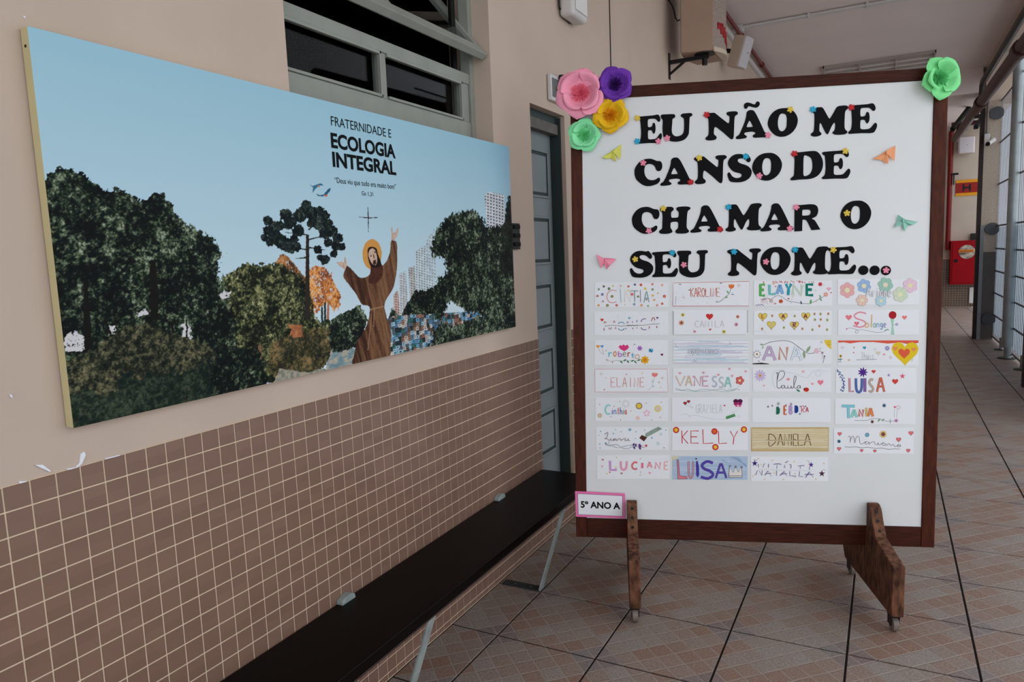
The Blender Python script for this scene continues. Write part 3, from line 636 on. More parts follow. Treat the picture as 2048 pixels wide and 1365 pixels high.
# ------------------------------------------------------------------ black letters
G = {
 'S': ([(120, 540), (150, 522), (180, 560), (215, 610), (270, 645), (330, 655), (395, 640), (425, 600), (400, 560), (330, 540), (240, 505), (160, 430), (118, 340), (135, 255), (200, 180), (290, 140), (390, 138), (480, 155), (535, 142), (575, 180), (615, 240), (620, 290), (585, 325), (545, 310), (500, 265), (440, 235), (380, 235), (335, 260), (350, 310), (420, 350), (510, 380), (590, 430), (640, 500), (640, 590), (590, 670), (500, 725), (380, 748), (250, 742), (165, 715), (125, 640), (108, 570)], None),
 'E': ([(612, 185), (640, 160), (800, 150), (1000, 145), (1080, 132), (1130, 148), (1165, 210), (1165, 265), (1130, 290), (1090, 262), (1050, 225), (980, 215), (890, 218), (860, 250), (858, 340), (870, 390), (930, 390), (965, 370), (980, 320), (1005, 303), (1035, 330), (1050, 420), (1040, 500), (1010, 540), (980, 520), (960, 475), (925, 460), (875, 465), (862, 500), (862, 610), (880, 650), (960, 660), (1060, 645), (1130, 570), (1170, 535), (1200, 560), (1205, 610), (1180, 680), (1120, 740), (900, 735), (680, 738), (635, 735), (615, 705), (640, 680), (675, 640), (690, 520), (685, 400), (670, 245), (640, 225)], None),
 'U': ([(1185, 160), (1215, 130), (1340, 128), (1480, 135), (1510, 180), (1490, 215), (1450, 240), (1440, 350), (1430, 470), (1445, 560), (1500, 615), (1570, 622), (1650, 595), (1695, 530), (1705, 400), (1700, 250), (1670, 215), (1630, 180), (1660, 135), (1760, 128), (1860, 130), (1890, 170), (1865, 200), (1830, 220), (1822, 350), (1815, 500), (1800, 600), (1730, 690), (1630, 730), (1500, 740), (1370, 710), (1270, 650), (1235, 580), (1225, 420), (1230, 260), (1200, 210)], None),
 'N': ([(168, 260), (190, 225), (260, 210), (380, 207), (430, 235), (520, 310), (620, 390), (705, 455), (735, 430), (740, 340), (735, 300), (690, 275), (670, 235), (700, 205), (800, 198), (890, 203), (935, 240), (910, 280), (865, 310), (850, 420), (845, 600), (838, 760), (815, 815), (770, 810), (700, 750), (600, 660), (500, 580), (430, 530), (395, 540), (380, 620), (385, 690), (430, 730), (445, 775), (410, 810), (300, 823), (210, 808), (185, 770), (215, 735), (250, 700), (262, 600), (258, 430), (245, 330), (205, 300)], None),
 'O': ([(1265, 168), (1400, 180), (1520, 255), (1595, 370), (1610, 480), (1570, 610), (1480, 720), (1360, 785), (1240, 800), (1110, 765), (1000, 670), (935, 560), (920, 470), (955, 350), (1040, 245), (1150, 185)],
       [(1265, 285), (1330, 310), (1358, 380), (1360, 480), (1350, 590), (1300, 660), (1240, 678), (1185, 640), (1155, 540), (1155, 430), (1180, 340), (1215, 295)]),
 'M': ([(118, 190), (150, 150), (230, 140), (310, 142), (345, 170), (400, 260), (440, 330), (468, 350), (500, 310), (550, 230), (600, 150), (680, 132), (770, 135), (808, 165), (790, 200), (755, 240), (745, 350), (745, 500), (760, 560), (800, 600), (770, 640), (660, 650), (560, 640), (522, 605), (545, 580), (565, 550), (572, 470), (560, 430), (540, 440), (500, 500), (455, 600), (430, 630), (395, 600), (340, 500), (305, 430), (280, 435), (275, 500), (278, 570), (310, 600), (310, 635), (250, 658), (170, 660), (115, 630), (130, 595), (165, 570), (178, 480), (180, 350), (175, 250), (145, 230)], None),
 'C': ([(380, 143), (460, 155), (550, 195), (620, 205), (655, 260), (655, 340), (620, 395), (570, 400), (535, 370), (505, 300), (450, 260), (385, 250), (325, 275), (300, 340), (300, 430), (330, 510), (385, 565), (460, 580), (520, 570), (580, 535), (612, 550), (612, 600), (570, 650), (500, 680), (410, 698), (310, 688), (210, 630), (125, 540), (95, 420), (110, 320), (180, 220), (270, 160)], None),
 'H': ([(665, 205), (690, 165), (780, 145), (900, 145), (950, 175), (945, 215), (905, 250), (898, 310), (910, 360), (975, 366), (1035, 360), (1055, 320), (1050, 250), (1010, 210), (1015, 165), (1080, 148), (1220, 148), (1290, 170), (1290, 205), (1245, 240), (1228, 320), (1220, 450), (1218, 560), (1245, 610), (1268, 650), (1220, 685), (1110, 692), (1010, 680), (985, 640), (1015, 600), (1040, 570), (1045, 480), (1015, 450), (940, 448), (895, 465), (885, 500), (888, 570), (915, 610), (925, 650), (870, 680), (760, 688), (665, 672), (648, 630), (680, 600), (710, 570), (718, 450), (720, 320), (705, 240), (675, 225)], None),
 'A': ([(1590, 108), (1650, 120), (1700, 180), (1760, 290), (1830, 430), (1890, 550), (1950, 590), (1965, 620), (1940, 655), (1800, 655), (1690, 655), (1645, 635), (1650, 600), (1690, 580), (1685, 550), (1630, 533), (1550, 535), (1480, 545), (1460, 575), (1490, 600), (1515, 620), (1500, 650), (1420, 663), (1310, 665), (1283, 640), (1300, 610), (1350, 580), (1400, 490), (1470, 330), (1500, 220), (1510, 150), (1545, 118)],
       [(1572, 315), (1600, 350), (1640, 428), (1620, 440), (1530, 440), (1512, 425), (1545, 350)]),
 'R': ([(1390, 105), (1396, 94), (1410, 92), (1500, 91), (1700, 83), (1790, 110), (1825, 170), (1825, 240), (1790, 310), (1715, 348), (1760, 375), (1800, 430), (1850, 515), (1870, 546), (1862, 553), (1790, 557), (1720, 560), (1700, 540), (1640, 420), (1600, 370), (1545, 365), (1538, 400), (1537, 540), (1535, 566), (1520, 572), (1410, 575), (1393, 572), (1391, 555), (1391, 400)],
       [(1535, 190), (1560, 180), (1660, 182), (1690, 215), (1680, 265), (1640, 285), (1560, 288), (1535, 280)]),
 'D': ([(1040, 95), (1060, 75), (1200, 65), (1370, 58), (1440, 90), (1490, 170), (1505, 250), (1490, 340), (1430, 420), (1330, 460), (1180, 465), (1055, 472), (1033, 450), (1055, 425), (1082, 400), (1088, 300), (1088, 150), (1060, 120)],
       [(1225, 130), (1270, 122), (1330, 160), (1350, 230), (1350, 320), (1320, 385), (1265, 415), (1225, 405), (1220, 300)]),
 '~': ([(858, 110), (870, 65), (920, 45), (980, 58), (1050, 90), (1080, 80), (1095, 45), (1125, 33), (1160, 60), (1162, 105), (1130, 145), (1090, 158), (1030, 145), (960, 120), (935, 135), (920, 162), (890, 170), (865, 150)], None),
}
def glyph_mesh(ch):
    o, h = G[ch]; o = spline(o, 3); h = spline(h, 3) if h else None
    xs = [p[0] for p in o]; ys_ = [p[1] for p in o]; x0, x1, y0, y1 = min(xs), max(xs), min(ys_), max(ys_)
    nr = lambda l: [((x-x0)/(x1-x0)-.5, .5-(y-y0)/(y1-y0)) for x, y in l]
    return MB().prism_hole(nr(o), nr(h) if h else None, lambda a, b, c: Vector((a, b, c)), 0, 1)
GM = {}
rows = [('top', 'EU NÃO ME', [('E', 1275.8, 230, 1324, 286.8), ('U', 1321.5, 227.5, 1385, 283.5), ('N', 1409.5, 224, 1476, 280), ('A', 1472, 220, 1536.5, 277), ('~', 1488, 203.5, 1519.7, 217), ('O', 1535.6, 216.5, 1595.6, 273.6), ('M', 1622, 212.5, 1696, 272), ('E', 1696.6, 207.7, 1754.5, 267)]),
        ('second', 'CANSO DE', [('C', 1268.8, 317.6, 1324.6, 372.5), ('A', 1320.5, 315, 1387, 370.8), ('N', 1388, 311.4, 1453.6, 367.7), ('S', 1455, 308, 1503.5, 364.8), ('O', 1504.4, 306, 1564, 361.5), ('D', 1581.3, 302.6, 1646, 359.7), ('E', 1644, 300.4, 1701, 358)]),
        ('third', 'CHAMAR O', [('C', 1263.8, 414, 1319, 468), ('H', 1318, 413.4, 1381, 468), ('A', 1380.8, 410.8, 1446.7, 465), ('M', 1451, 407.5, 1523.6, 463), ('A', 1521, 406.8, 1587.5, 462.4), ('R', 1589, 408.6, 1641, 462.4), ('O', 1681, 401.5, 1742.4, 458.7)]),
        ('bottom', 'SEU NOME...', [('S', 1259.5, 502, 1306.5, 555.8), ('E', 1304, 502, 1356, 554.7), ('U', 1354.4, 501, 1416, 555.4), ('N', 1454.4, 497.6, 1522, 552), ('O', 1520.9, 494.3, 1581.3, 550.3), ('M', 1582.4, 493.8, 1657, 551), ('E', 1655, 493, 1712.5, 549)])]
words = {'top': ['EU']*2+['N\u00c3O']*4+['ME']*2, 'second': ['CANSO']*5+['DE']*2, 'third': ['CHAMAR']*6+['O'], 'bottom': ['SEU']*3+['NOME']*4}
ordn = ['first', 'second', 'third', 'fourth', 'fifth', 'sixth']
LQ = .0022
for rn, _, L_ in rows:
    cnt = {}
    for i, (ch, x0, y0, x1, y1) in enumerate(L_):
        xm, ym = (x0+x1)/2, (y0+y1)/2
        s0, s1 = BD(x0, ym, LQ)[0], BD(x1, ym, LQ)[0]; t1, t0 = BD(xm, y0, LQ)[1], BD(xm, y1, LQ)[1]
        if ch not in GM:
            me = glyph_mesh(ch).mesh('foam_letter'); me.materials.append(M_foam); GM[ch] = me
        o = link('foam_letter' if ch != '~' else 'foam_tilde', GM[ch])
        m = BM((s0+s1)/2, (t0+t1)/2, .0004); S_ = Matrix.Diagonal((s1-s0, t1-t0, LQ, 1)); o.matrix_world = m @ S_
        w = words[rn][i]; cnt[w] = cnt.get(w, 0)+1
        if ch == '~': tag(o, 'black tilde cut from foam above the A in the top row', 'letter', 'black cut-out letters on the board')
        else:
            occ = [c for c, ww in zip([q[0] for q in L_], words[rn]) if ww == w].count(ch)
            extra = ''
            if occ > 1: extra = ' nearer the left' if [c for c, ww in zip([q[0] for q in L_][:i], words[rn][:i]) if ww == w].count(ch) == 0 else ' nearer the right'
            tag(o, f'black cut-out letter {ch}{extra} in the word {w} on the {rn} row', 'letter', 'black cut-out letters on the board')
for i, (x, y) in enumerate(((1726.4, 540.9), (1749, 541), (1771.4, 541.4))):
    s, t = BD(x, y); r = .0185
    o = link('foam_dot', MB().tube([(0, 0, 0), (0, 0, LQ)], r, 28).mesh('foam_dot')); o.data.materials.append(M_foam); o.matrix_world = BM(s, t, .0004)
    tag(o, ['black round dot right after the last E of the bottom row', 'black round dot in the middle of the three ending the bottom row', 'black round dot carrying a pink flower sticker'][i], 'dot', 'three black dots ending the sentence')

# ------------------------------------------------------------------ small foam flower stickers
def sticker_mesh(n, r, h=.0022):
    pts = []
    for k in range(n*8):
        a = 2*math.pi*k/(n*8); c = abs(math.cos(n*a/2)); pts.append(((.42+.58*c**.55)*r*math.cos(a), (.42+.58*c**.55)*r*math.sin(a)))
    mb = MB().prism(pts, lambda a, b, c: Vector((a, b, c)), 0, h)
    for k in range(n):
        a = 2*math.pi*k/n; x, y = .66*r*math.cos(a), .66*r*math.sin(a)
        ring = [(x+.2*r*math.cos(t), y+.2*r*math.sin(t)) for t in [i*math.pi/4 for i in range(8)]]
        mb.add([(p[0], p[1], h) for p in ring]+[(x, y, h+.0007)], [(i, (i+1) % 8, 8) for i in range(8)])
    return mb.mesh('flower_sticker')
SCOL = {'yellow': (226, 196, 70), 'blue': (30, 168, 206), 'pink': (240, 140, 166), 'red': (196, 22, 32)}
SME = {}
for c, rgb in SCOL.items():
    me = sticker_mesh(5 if c != 'blue' else 6, .0128); me.materials.append(mat('foam_'+c, rgb, .5, .04, 30)); SME[c] = me
st = [('yellow', 1274.7, 236.3, 'upper left of the E in EU'), ('blue', 1274.3, 282.9, 'foot of the E in EU'), ('pink', 1316.7, 282.9, 'lower right tip of the E in EU'), ('pink', 1334.3, 276.5, 'lower left of the U in EU'), ('red', 1413.2, 229.7, 'upper left of the N in N\u00c3O'),
      ('yellow', 1580.6, 219.3, 'top of the O in N\u00c3O'), ('blue', 1625.9, 219, 'upper left of the M in ME'), ('red', 1702.6, 214.9, 'upper left of the E in ME'), ('pink', 1536.3, 270.7, 'right foot of the A in N\u00c3O'),
      ('pink', 1286.4, 326, 'top of the C in CANSO'), ('red', 1381.3, 364.4, 'right foot of the A in CANSO'), ('yellow', 1398.5, 316, 'upper left of the N in CANSO'), ('blue', 1491.6, 313.2, 'top of the S in CANSO'), ('pink', 1518.7, 352, 'lower left of the O in CANSO'), ('red', 1588.6, 307.6, 'upper left of the D in DE'), ('yellow', 1690.7, 302.2, 'upper right of the E in DE'),
      ('yellow', 1326.5, 417, 'upper left of the H in CHAMAR'), ('pink', 1297.7, 462, 'foot of the C in CHAMAR'), ('blue', 1457, 414.5, 'upper left of the M in CHAMAR'), ('red', 1440, 459, 'right foot of the left A in CHAMAR'), ('pink', 1592.3, 414.7, 'upper left of the R in CHAMAR'), ('pink', 1579.6, 457.4, 'right foot of the right A in CHAMAR'), ('yellow', 1693.8, 426.6, 'left side of the single O in the third row'),
      ('yellow', 1270.4, 518.9, 'left side of the S in SEU'), ('blue', 1344.5, 505.9, 'upper right of the E in SEU'), ('pink', 1367.6, 529.9, 'left side of the U in SEU'), ('blue', 1468, 503.7, 'upper left of the N in NOME'), ('pink', 1531.8, 524, 'left side of the O in NOME'), ('blue', 1590, 499.8, 'upper left of the M in NOME'), ('yellow', 1666.4, 500.2, 'upper left of the E in NOME'), ('pink', 1772, 540.9, 'last dot of the bottom row')]
for k, (c, x, y, where) in enumerate(st):
    s, t = BD(x, y, .003); o = link('flower_sticker', SME[c]); o.matrix_world = BM(s, t, .0028, random.uniform(0, 6.28))
    tag(o, f'small {c} foam flower on the {where}', 'sticker', 'foam flower stickers on the letters')

# ------------------------------------------------------------------ large paper flowers
def petal_mesh(R, zt, half, curl, name='petal', base=.12, nu=10, nv=10, bulge=.06):
    vs = []; fs = []
    for j in range(nv+1):
        v = math.sin(j/nv*math.pi/2)
        wv = half*min(1, (v*1.3+.35))*math.sqrt(max(0, 1-max(0, (v-.68)/.32)**2.4))
        for i in range(nu+1):
            u = -1+2*i/nu; a = u*max(wv, .05)
            rho = (base+(1-base)*v)*R*(1-.06*u*u)
            z = zt*R*math.sin(min(v*1.25, 1.25)*math.pi/2*.8)-curl*R*max(0, v-.72)**1.5*4 + bulge*R*(u*u)*v
            vs.append((rho*math.cos(a), rho*math.sin(a), z))
    for j in range(nv):
        for i in range(nu):
            k = j*(nu+1)+i; fs.append((k, k+1, k+nu+2, k+nu+1))
    mb = MB(); mb.add(vs, fs); me = mb.mesh(name)
    for p in me.polygons: p.use_smooth = True
    return me
def paper_flower(x, y, R, rgb, label, rot, inner=4, outer=5, tilt=0.0, dark=None, q=.03, scR=1.0):
    s, t = BD(x, y, q); root = empty('paper_flower', (0, 0, 0)); M0 = BM(s, t, .008, 0)
    if tilt: M0 = M0 @ Matrix.Rotation(tilt, 4, 'Y')
    root.matrix_world = M0; tag(root, label, 'paper flower', 'large paper flowers on the corners of the board')
    m = mat('card_'+label.split()[1]+str(int(x)), rgb, .75, .03, 20); m2 = mat('fringe_'+str(int(x)), dark or tuple(int(c*.93) for c in rgb), .8, .04, 20)
    def add(me, a, z, sc=1.0, pitch=0.0):
        o = link('petal', me, root); o.matrix_local = Matrix.Translation((0, 0, z)) @ Matrix.Rotation(a, 4, 'Z') @ Matrix.Rotation(-pitch, 4, 'Y') @ Matrix.Diagonal((sc, sc, sc, 1))
    mo = petal_mesh(R, .30, .74, .25); mo.materials.append(m)
    mi = petal_mesh(R*.80, .50, .78, .30, base=.42); mi.materials.append(m)
    for k in range(outer): add(mo, rot+2*math.pi*k/outer+random.uniform(-.1, .1), .001*k, random.uniform(.93, 1.03), random.uniform(-.06, .08))
    for k in range(inner): add(mi, rot+.5+2*math.pi*k/inner+random.uniform(-.12, .12), .006+.001*k, random.uniform(.92, 1.05), random.uniform(-.05, .1))
    mb = MB(); rr = R*.40
    for k in range(230):
        a = random.uniform(0, 6.283); e = math.asin(random.uniform(.12, 1)); l = rr*random.uniform(.85, 1.08)
        d = Vector((math.cos(a)*math.cos(e), math.sin(a)*math.cos(e), math.sin(e)*.95)); sd = Vector((-math.sin(a), math.cos(a), 0))*R*.011; b = Vector((0, 0, R*.05))+d*rr*.25; tp = Vector((0, 0, R*.05))+d*l
        up = d.cross(sd).normalized()*R*.008
        mb.add([b-sd, b+sd, tp+sd*.9, tp-sd*.9, tp+up], [(0, 1, 2, 3), (3, 2, 4)])
    mb.tube([(0, 0, 0), (0, 0, R*.05)], R*.44, 18).tube([(0, 0, 0), (0, 0, R*.12)], R*.16, 12)
    me = mb.mesh('stamen_fringe'); me.materials.append(m2); o = link('stamen_fringe', me, root)
    return root
paper_flower(1160, 187, .108, (255, 164, 188), 'big pink paper flower on the top left corner of the board', .35, 4, 6, dark=(248, 120, 144), q=.03)
paper_flower(1230, 168, .079, (112, 56, 172), 'medium purple paper flower beside the pink one on the top rail', .7, 4, 5, dark=(62, 20, 104))
paper_flower(1220, 231, .078, (240, 190, 24), 'golden yellow paper flower below the purple one', -.3, 3, 5, dark=(240, 160, 10), q=.015)
paper_flower(1168, 270, .072, (146, 240, 176), 'mint green paper flower at the foot of the left corner cluster', .1, 4, 5, dark=(120, 226, 152), q=.03)
paper_flower(1880, 155, .086, (132, 232, 150), 'mint green paper flower alone on the top right corner of the board', .9, 3, 5, tilt=.25, dark=(96, 200, 120), q=.03)

# ------------------------------------------------------------------ origami butterflies
def butterfly(pts, c, kx, ky, sc, rgb, label):
    P = [(kx+x/sc, ky+y/sc) for x, y in pts]; cx, cy = kx+c[0]/sc, ky+c[1]/sc
    hts = [.014 if i % 2 == 0 else .004 for i in range(len(P))]
    mb = MB(); vs = [BQ(cx, cy, .010)]+[BQ(x, y, hts[i]) for i, (x, y) in enumerate(P)]; n = len(P)
    mb.add(vs, [(0, i+1, (i+1) % n+1) for i in range(n)])
    root = thing('origami_butterfly', label, 'butterfly', BQ(cx, cy, .002), 'paper butterflies around the sentence')
    m = mat('origami_'+label.split()[0], rgb, .7, .03, 20)
    o = part('wings', mb, m, root); sd = o.modifiers.new('thickness', 'SOLIDIFY'); sd.thickness = .0008
    bx = MB().add([BQ(cx-3/1, cy-2, .012), BQ(cx, cy-6, .014), BQ(cx+2.5, cy+1, .012), BQ(cx-.5, cy+3, .013), BQ(cx, cy, .018)], [(0, 1, 4), (1, 2, 4), (2, 3, 4), (3, 0, 4)])
    part('folded_body', bx, m, root)
butterfly([(475, 975), (548, 930), (590, 905), (650, 858), (640, 998), (600, 955), (603, 1018), (550, 985), (512, 990)], (577, 930), 1100, 100, 4.55, (222, 220, 104), 'yellow origami butterfly near the top left of the board')
butterfly([(1120, 990), (1200, 945), (1245, 915), (1325, 870), (1315, 1012), (1268, 965), (1258, 1038), (1195, 1005)], (1245, 945), 1500, 100, 4.551, (244, 168, 118), 'orange origami butterfly right of the word DE')
butterfly([(1345, 225), (1335, 285), (1318, 345), (1375, 318), (1408, 378), (1440, 322), (1480, 320), (1530, 290), (1420, 275)], (1392, 282), 1500, 380, 4.55, (150, 206, 186), 'mint origami butterfly right of the single O')
butterfly([(192, 585), (258, 622), (300, 622), (380, 630), (315, 690), (285, 728), (270, 670), (235, 715), (220, 665)], (275, 640), 1150, 380, 4.55, (246, 150, 172), 'pink origami butterfly left of the word SEU')

# ------------------------------------------------------------------ class sign
sq = .012
sg = thing('class_sign', 'pink bordered paper sign reading 5\u00ba ANO A on the lower left of the frame', 'sign', BQ(1200, 1012, .008))
a = [BD(x, y, sq) for x, y in ((1150, 983), (1152, 1034), (1250, 988), (1250, 1038))]
sgf = lambda u, v, c: BP(a[1][0]*(1-u)*(1-v)+a[3][0]*u*(1-v)+a[0][0]*(1-u)*v+a[2][0]*u*v, a[1][1]*(1-u)*(1-v)+a[3][1]*u*(1-v)+a[0][1]*(1-u)*v+a[2][1]*u*v, sq+c)
part('pink_border', MB().fbox(sgf, 0, 1, 0, 1, -.0015, 0), mat('pink_card', (244, 120, 178), .7, .03, 20), sg)
part('inner_line', MB().fbox(sgf, .045, .955, .085, .915, 0, .0003), mat('grey_ink', (110, 100, 116), .7, .03, 20), sg)
part('white_sheet', MB().fbox(sgf, .055, .945, .10, .90, .0001, .0007), M_paper, sg)
v, f = text2d('5\u00ba ANO A', .035)
part('lettering', MB().add([sgf(.105+.80*x, .36+.27*y, .0011) for x, y in v], f), M_ink, sg)
# ================================================================== NAME CARDS
M_pencil = vmat('coloured_pencil', .8, .2)
SF = {  # single stroke hand lettering, unit box, y down
 'A': [[(0, 1), (.45, 0), (.55, 0), (1, 1)], [(.2, .62), (.8, .62)]], 'C': [[(1, .08), (.7, 0), (.35, .06), (.08, .35), (.05, .65), (.3, .94), (.65, 1), (1, .92)]],
 'D': [[(0, 0), (0, 1), (.5, .95), (.9, .65), (.9, .35), (.5, .05), (0, 0)]], 'E': [[(1, 0), (0, 0), (0, 1), (1, 1)], [(0, .48), (.8, .48)]],
 'G': [[(1, .12), (.6, 0), (.15, .2), (0, .6), (.3, .98), (.9, .95), (.95, .55), (.55, .55)]], 'I': [[(.5, 0), (.5, 1)]], 'K': [[(0, 0), (.05, 1)], [(.9, 0), (.08, .5), (.95, 1)]],
 'L': [[(0, 0), (.05, 1), (1, .97)]], 'M': [[(0, 1), (.1, 0), (.5, .75), (.9, 0), (1, 1)]], 'N': [[(0, 1), (.05, 0), (.9, 1), (1, 0)]],
 'O': [[(.5, 0), (.1, .2), (0, .55), (.25, .95), (.6, 1), (.95, .7), (.95, .3), (.5, 0)]], 'R': [[(0, 1), (0, 0), (.7, .03), (.9, .25), (.65, .48), (.05, .5), (.95, 1)]],
 'P': [[(0, 1), (0, 0), (.7, .03), (.9, .25), (.65, .48), (.05, .5)]], 'S': [[(.95, .1), (.5, 0), (.1, .2), (.25, .42), (.75, .58), (.95, .8), (.55, 1), (0, .9)]],
 'T': [[(0, 0), (1, .02)], [(.5, 0), (.52, 1)]], 'U': [[(0, 0), (.05, .7), (.3, 1), (.7, .98), (.95, .7), (1, 0)]], 'V': [[(0, 0), (.5, 1), (1, 0)]], 'Y': [[(0, 0), (.5, .5), (1, 0)], [(.5, .5), (.4, 1)]],
 'Z': [[(0, 0), (1, 0), (0, 1), (1, 1)]], 'B': [[(0, 1), (0, 0), (.7, .1), (.7, .4), (0, .5), (.85, .6), (.8, .95), (0, 1)]], 'H': [[(0, 0), (0, 1)], [(1, 0), (1, 1)], [(0, .5), (1, .5)]],
 'a': [[(.9, .5), (.6, .4), (.2, .5), (.1, .8), (.4, 1), (.8, .85), (.9, .45), (.95, 1)]], 'b': [[(.1, 0), (.1, 1), (.6, 1), (.9, .75), (.6, .48), (.1, .6)]], 'e': [[(.1, .7), (.9, .65), (.7, .42), (.3, .45), (.1, .75), (.4, 1), (.9, .92)]],
 'h': [[(.1, 0), (.1, 1)], [(.1, .65), (.5, .42), (.85, .6), (.9, 1)]], 'i': [[(.5, .42), (.5, 1)], [(.5, .2), (.5, .26)]], 'l': [[(.5, 0), (.5, 1)]], 'n': [[(.1, .42), (.1, 1)], [(.1, .6), (.5, .42), (.85, .58), (.9, 1)]],
 'm': [[(.05, .42), (.05, 1)], [(.05, .55), (.3, .42), (.5, .6), (.5, 1)], [(.5, .55), (.75, .42), (.95, .6), (.95, 1)]], 'o': [[(.5, .42), (.1, .6), (.2, .92), (.6, 1), (.9, .75), (.75, .48), (.5, .42)]],
 'r': [[(.2, .42), (.2, 1)], [(.2, .62), (.5, .44), (.85, .48)]], 't': [[(.5, .1), (.5, .95), (.8, 1)], [(.15, .42), (.9, .42)]], 'd': [[(.9, 0), (.9, 1)], [(.9, .6), (.5, .42), (.1, .7), (.4, 1), (.9, .9)]],
 'u': [[(.1, .42), (.15, .85), (.5, 1), (.85, .85), (.9, .42), (.92, 1)]], 'g': [[(.9, .45), (.4, .42), (.1, .65), (.4, .9), (.85, .8), (.9, .45), (.9, 1.1), (.5, 1.3), (.15, 1.15)]], 's': [[(.9, .5), (.4, .42), (.2, .58), (.8, .78), (.7, .98), (.1, .95)]],
}
CT = {'E': (5.46, 1170, 550), 'F': (5.461, 1490, 550), 'G': (5.851, 1170, 780), 'H': (5.689, 1490, 780)}
CQ = .0011
LV = 0
class Draw:
    def __init__(s, crop): s.k, s.ox, s.oy = CT[crop]; s.v = []; s.f = []; s.c = []; s.flat = False
    def P(s, p): return (s.ox+p[0]/s.k, s.oy+p[1]/s.k)
    def _add(s, pts, faces, col):
        global LV; LV += 0 if s.flat else 1; o = len(s.v); q = CQ+.00012+LV*.00002
        s.v += [(p, q) for p in pts]; s.f += [tuple(i+o for i in f) for f in faces]; s.c += [lin(col)]*len(pts); return s
    def poly(s, pts, col): 
        t = tessellate_polygon([[Vector((a, b, 0)) for a, b in pts]]); return s._add([s.P(p) for p in pts], [tuple(x) for x in t], col)
    def line(s, pts, w, col, sp=0):
        if sp and len(pts) > 2: pts = spline(pts, sp, False)
        L, R = [], []; n = len(pts)
        for i, p in enumerate(pts):
            a, b = pts[max(i-1, 0)], pts[min(i+1, n-1)]; dx, dy = b[0]-a[0], b[1]-a[1]; l = math.hypot(dx, dy) or 1; nx, ny = -dy/l*w/2, dx/l*w/2
            L.append((p[0]+nx, p[1]+ny)); R.append((p[0]-nx, p[1]-ny))
        return s._add([s.P(p) for p in L+R], [(i, i+1, n+i+1, n+i) for i in range(n-1)], col)
    def disk(s, x, y, r, col, n=10, ry=None): return s._add([s.P((x+r*math.cos(2*math.pi*k/n), y+(ry or r)*math.sin(2*math.pi*k/n))) for k in range(n)], [tuple(range(n))], col)
    def ring(s, x, y, r, w, col): return s.line([(x+r*math.cos(k*math.pi/7), y+r*math.sin(k*math.pi/7)) for k in range(15)], w, col)
    def dot(s, x, y, r, col, mid=(236, 214, 120)): s.disk(x, y, r, col); return s.disk(x, y, r*.38, mid, 7)
    def heart(s, x, y, r, col, ol=None):
        pts = [(x+r*1.05*math.sin(t)**3, y-r*(.85*math.cos(t)-.32*math.cos(2*t)-.14*math.cos(3*t)-.05*math.cos(4*t))) for t in [2*math.pi*k/20 for k in range(20)]]
        if col: s.poly(pts, col)
        if ol: s.line(pts+[pts[0]], 4, ol)
        return s
    def flower(s, x, y, r, n, col, mid, ol=None, rot=0, pr=.42):
        for k in range(n):
            a = rot+2*math.pi*k/n; cx, cy = x+r*.62*math.cos(a), y+r*.62*math.sin(a); s.disk(cx, cy, r*pr, col)
            if ol: s.ring(cx, cy, r*pr, 3, ol)
        return s.disk(x, y, r*.34, mid)
    def sun(s, x, y, r, n, col, mid, r0=.55):
        pts = []
        for k in range(n*2): a = math.pi*k/n; q = r if k % 2 == 0 else r*r0*1.25; pts.append((x+q*math.cos(a), y+q*math.sin(a)))
        s.poly(pts, col); return s.disk(x, y, r*r0*.85, mid)
    def star(s, x, y, r, n, col): 
        pts = []
        for k in range(n*2): a = -math.pi/2+math.pi*k/n; q = r if k % 2 == 0 else r*.4; pts.append((x+q*math.cos(a), y+q*math.sin(a)))
        return s.poly(pts, col)
    def plus(s, x, y, r, col, w=3): s.line([(x-r, y), (x+r, y)], w, col); return s.line([(x, y-r), (x, y+r)], w, col)
    def leaf(s, x, y, l, a, col, wd=.32):
        ca, sa = math.cos(a), math.sin(a); q = [(0, 0), (.3, wd/2), (.65, wd/2), (1, 0), (.65, -wd/2), (.3, -wd/2)]
        return s.poly([(x+l*(u*ca-v*sa), y+l*(u*sa+v*ca)) for u, v in q], col)
    def ch(s, c, x0, y0, x1, y1, w, col, sl=0, ol=None):
        for ps in ((0, 1) if ol else (1,)):
          for pl in SF[c]:
            pts = [(x0+u*(x1-x0)+sl*(1-v), y0+v*(y1-y0)) for u, v in pl]
            if c in 'CDGOSUabdeghnmourtsBPR' and len(pts) > 3: pts = spline(pts, 3, False)
            s.line(pts, w if ps else w+ol[1]*2, col if ps else ol[0])
        return s
    def word(s, t, xs, y0, y1, w, cols, ol=None, gap=.12, sl=0):
        """xs = list of letter boundaries or (x0,x1)"""
        n = len(t)
        if len(xs) == 2: d = (xs[1]-xs[0])/n; xs = [(xs[0]+i*d, xs[0]+(i+1)*d) for i in range(n)]
        else: xs = [(xs[i], xs[i+1]) for i in range(n)]
        for i, c in enumerate(t):
            a, b = xs[i]; g_ = (b-a)*gap; ya, yb = (y0[i], y1[i]) if isinstance(y0, list) else (y0, y1)
            s.ch(c, a+g_, ya, b-g_, yb, w, cols[i % len(cols)] if isinstance(cols, list) else cols, sl, ol)
        return s
    def specks(s, n, x0, x1, y0, y1, cols, r=2.5, seed=0):
        R_ = random.Random(seed); s.flat = True
        for k in range(n): s.disk(R_.uniform(x0, x1), R_.uniform(y0, y1), r*R_.uniform(.6, 1.3), R_.choice(cols), 5)
        s.flat = False; return s
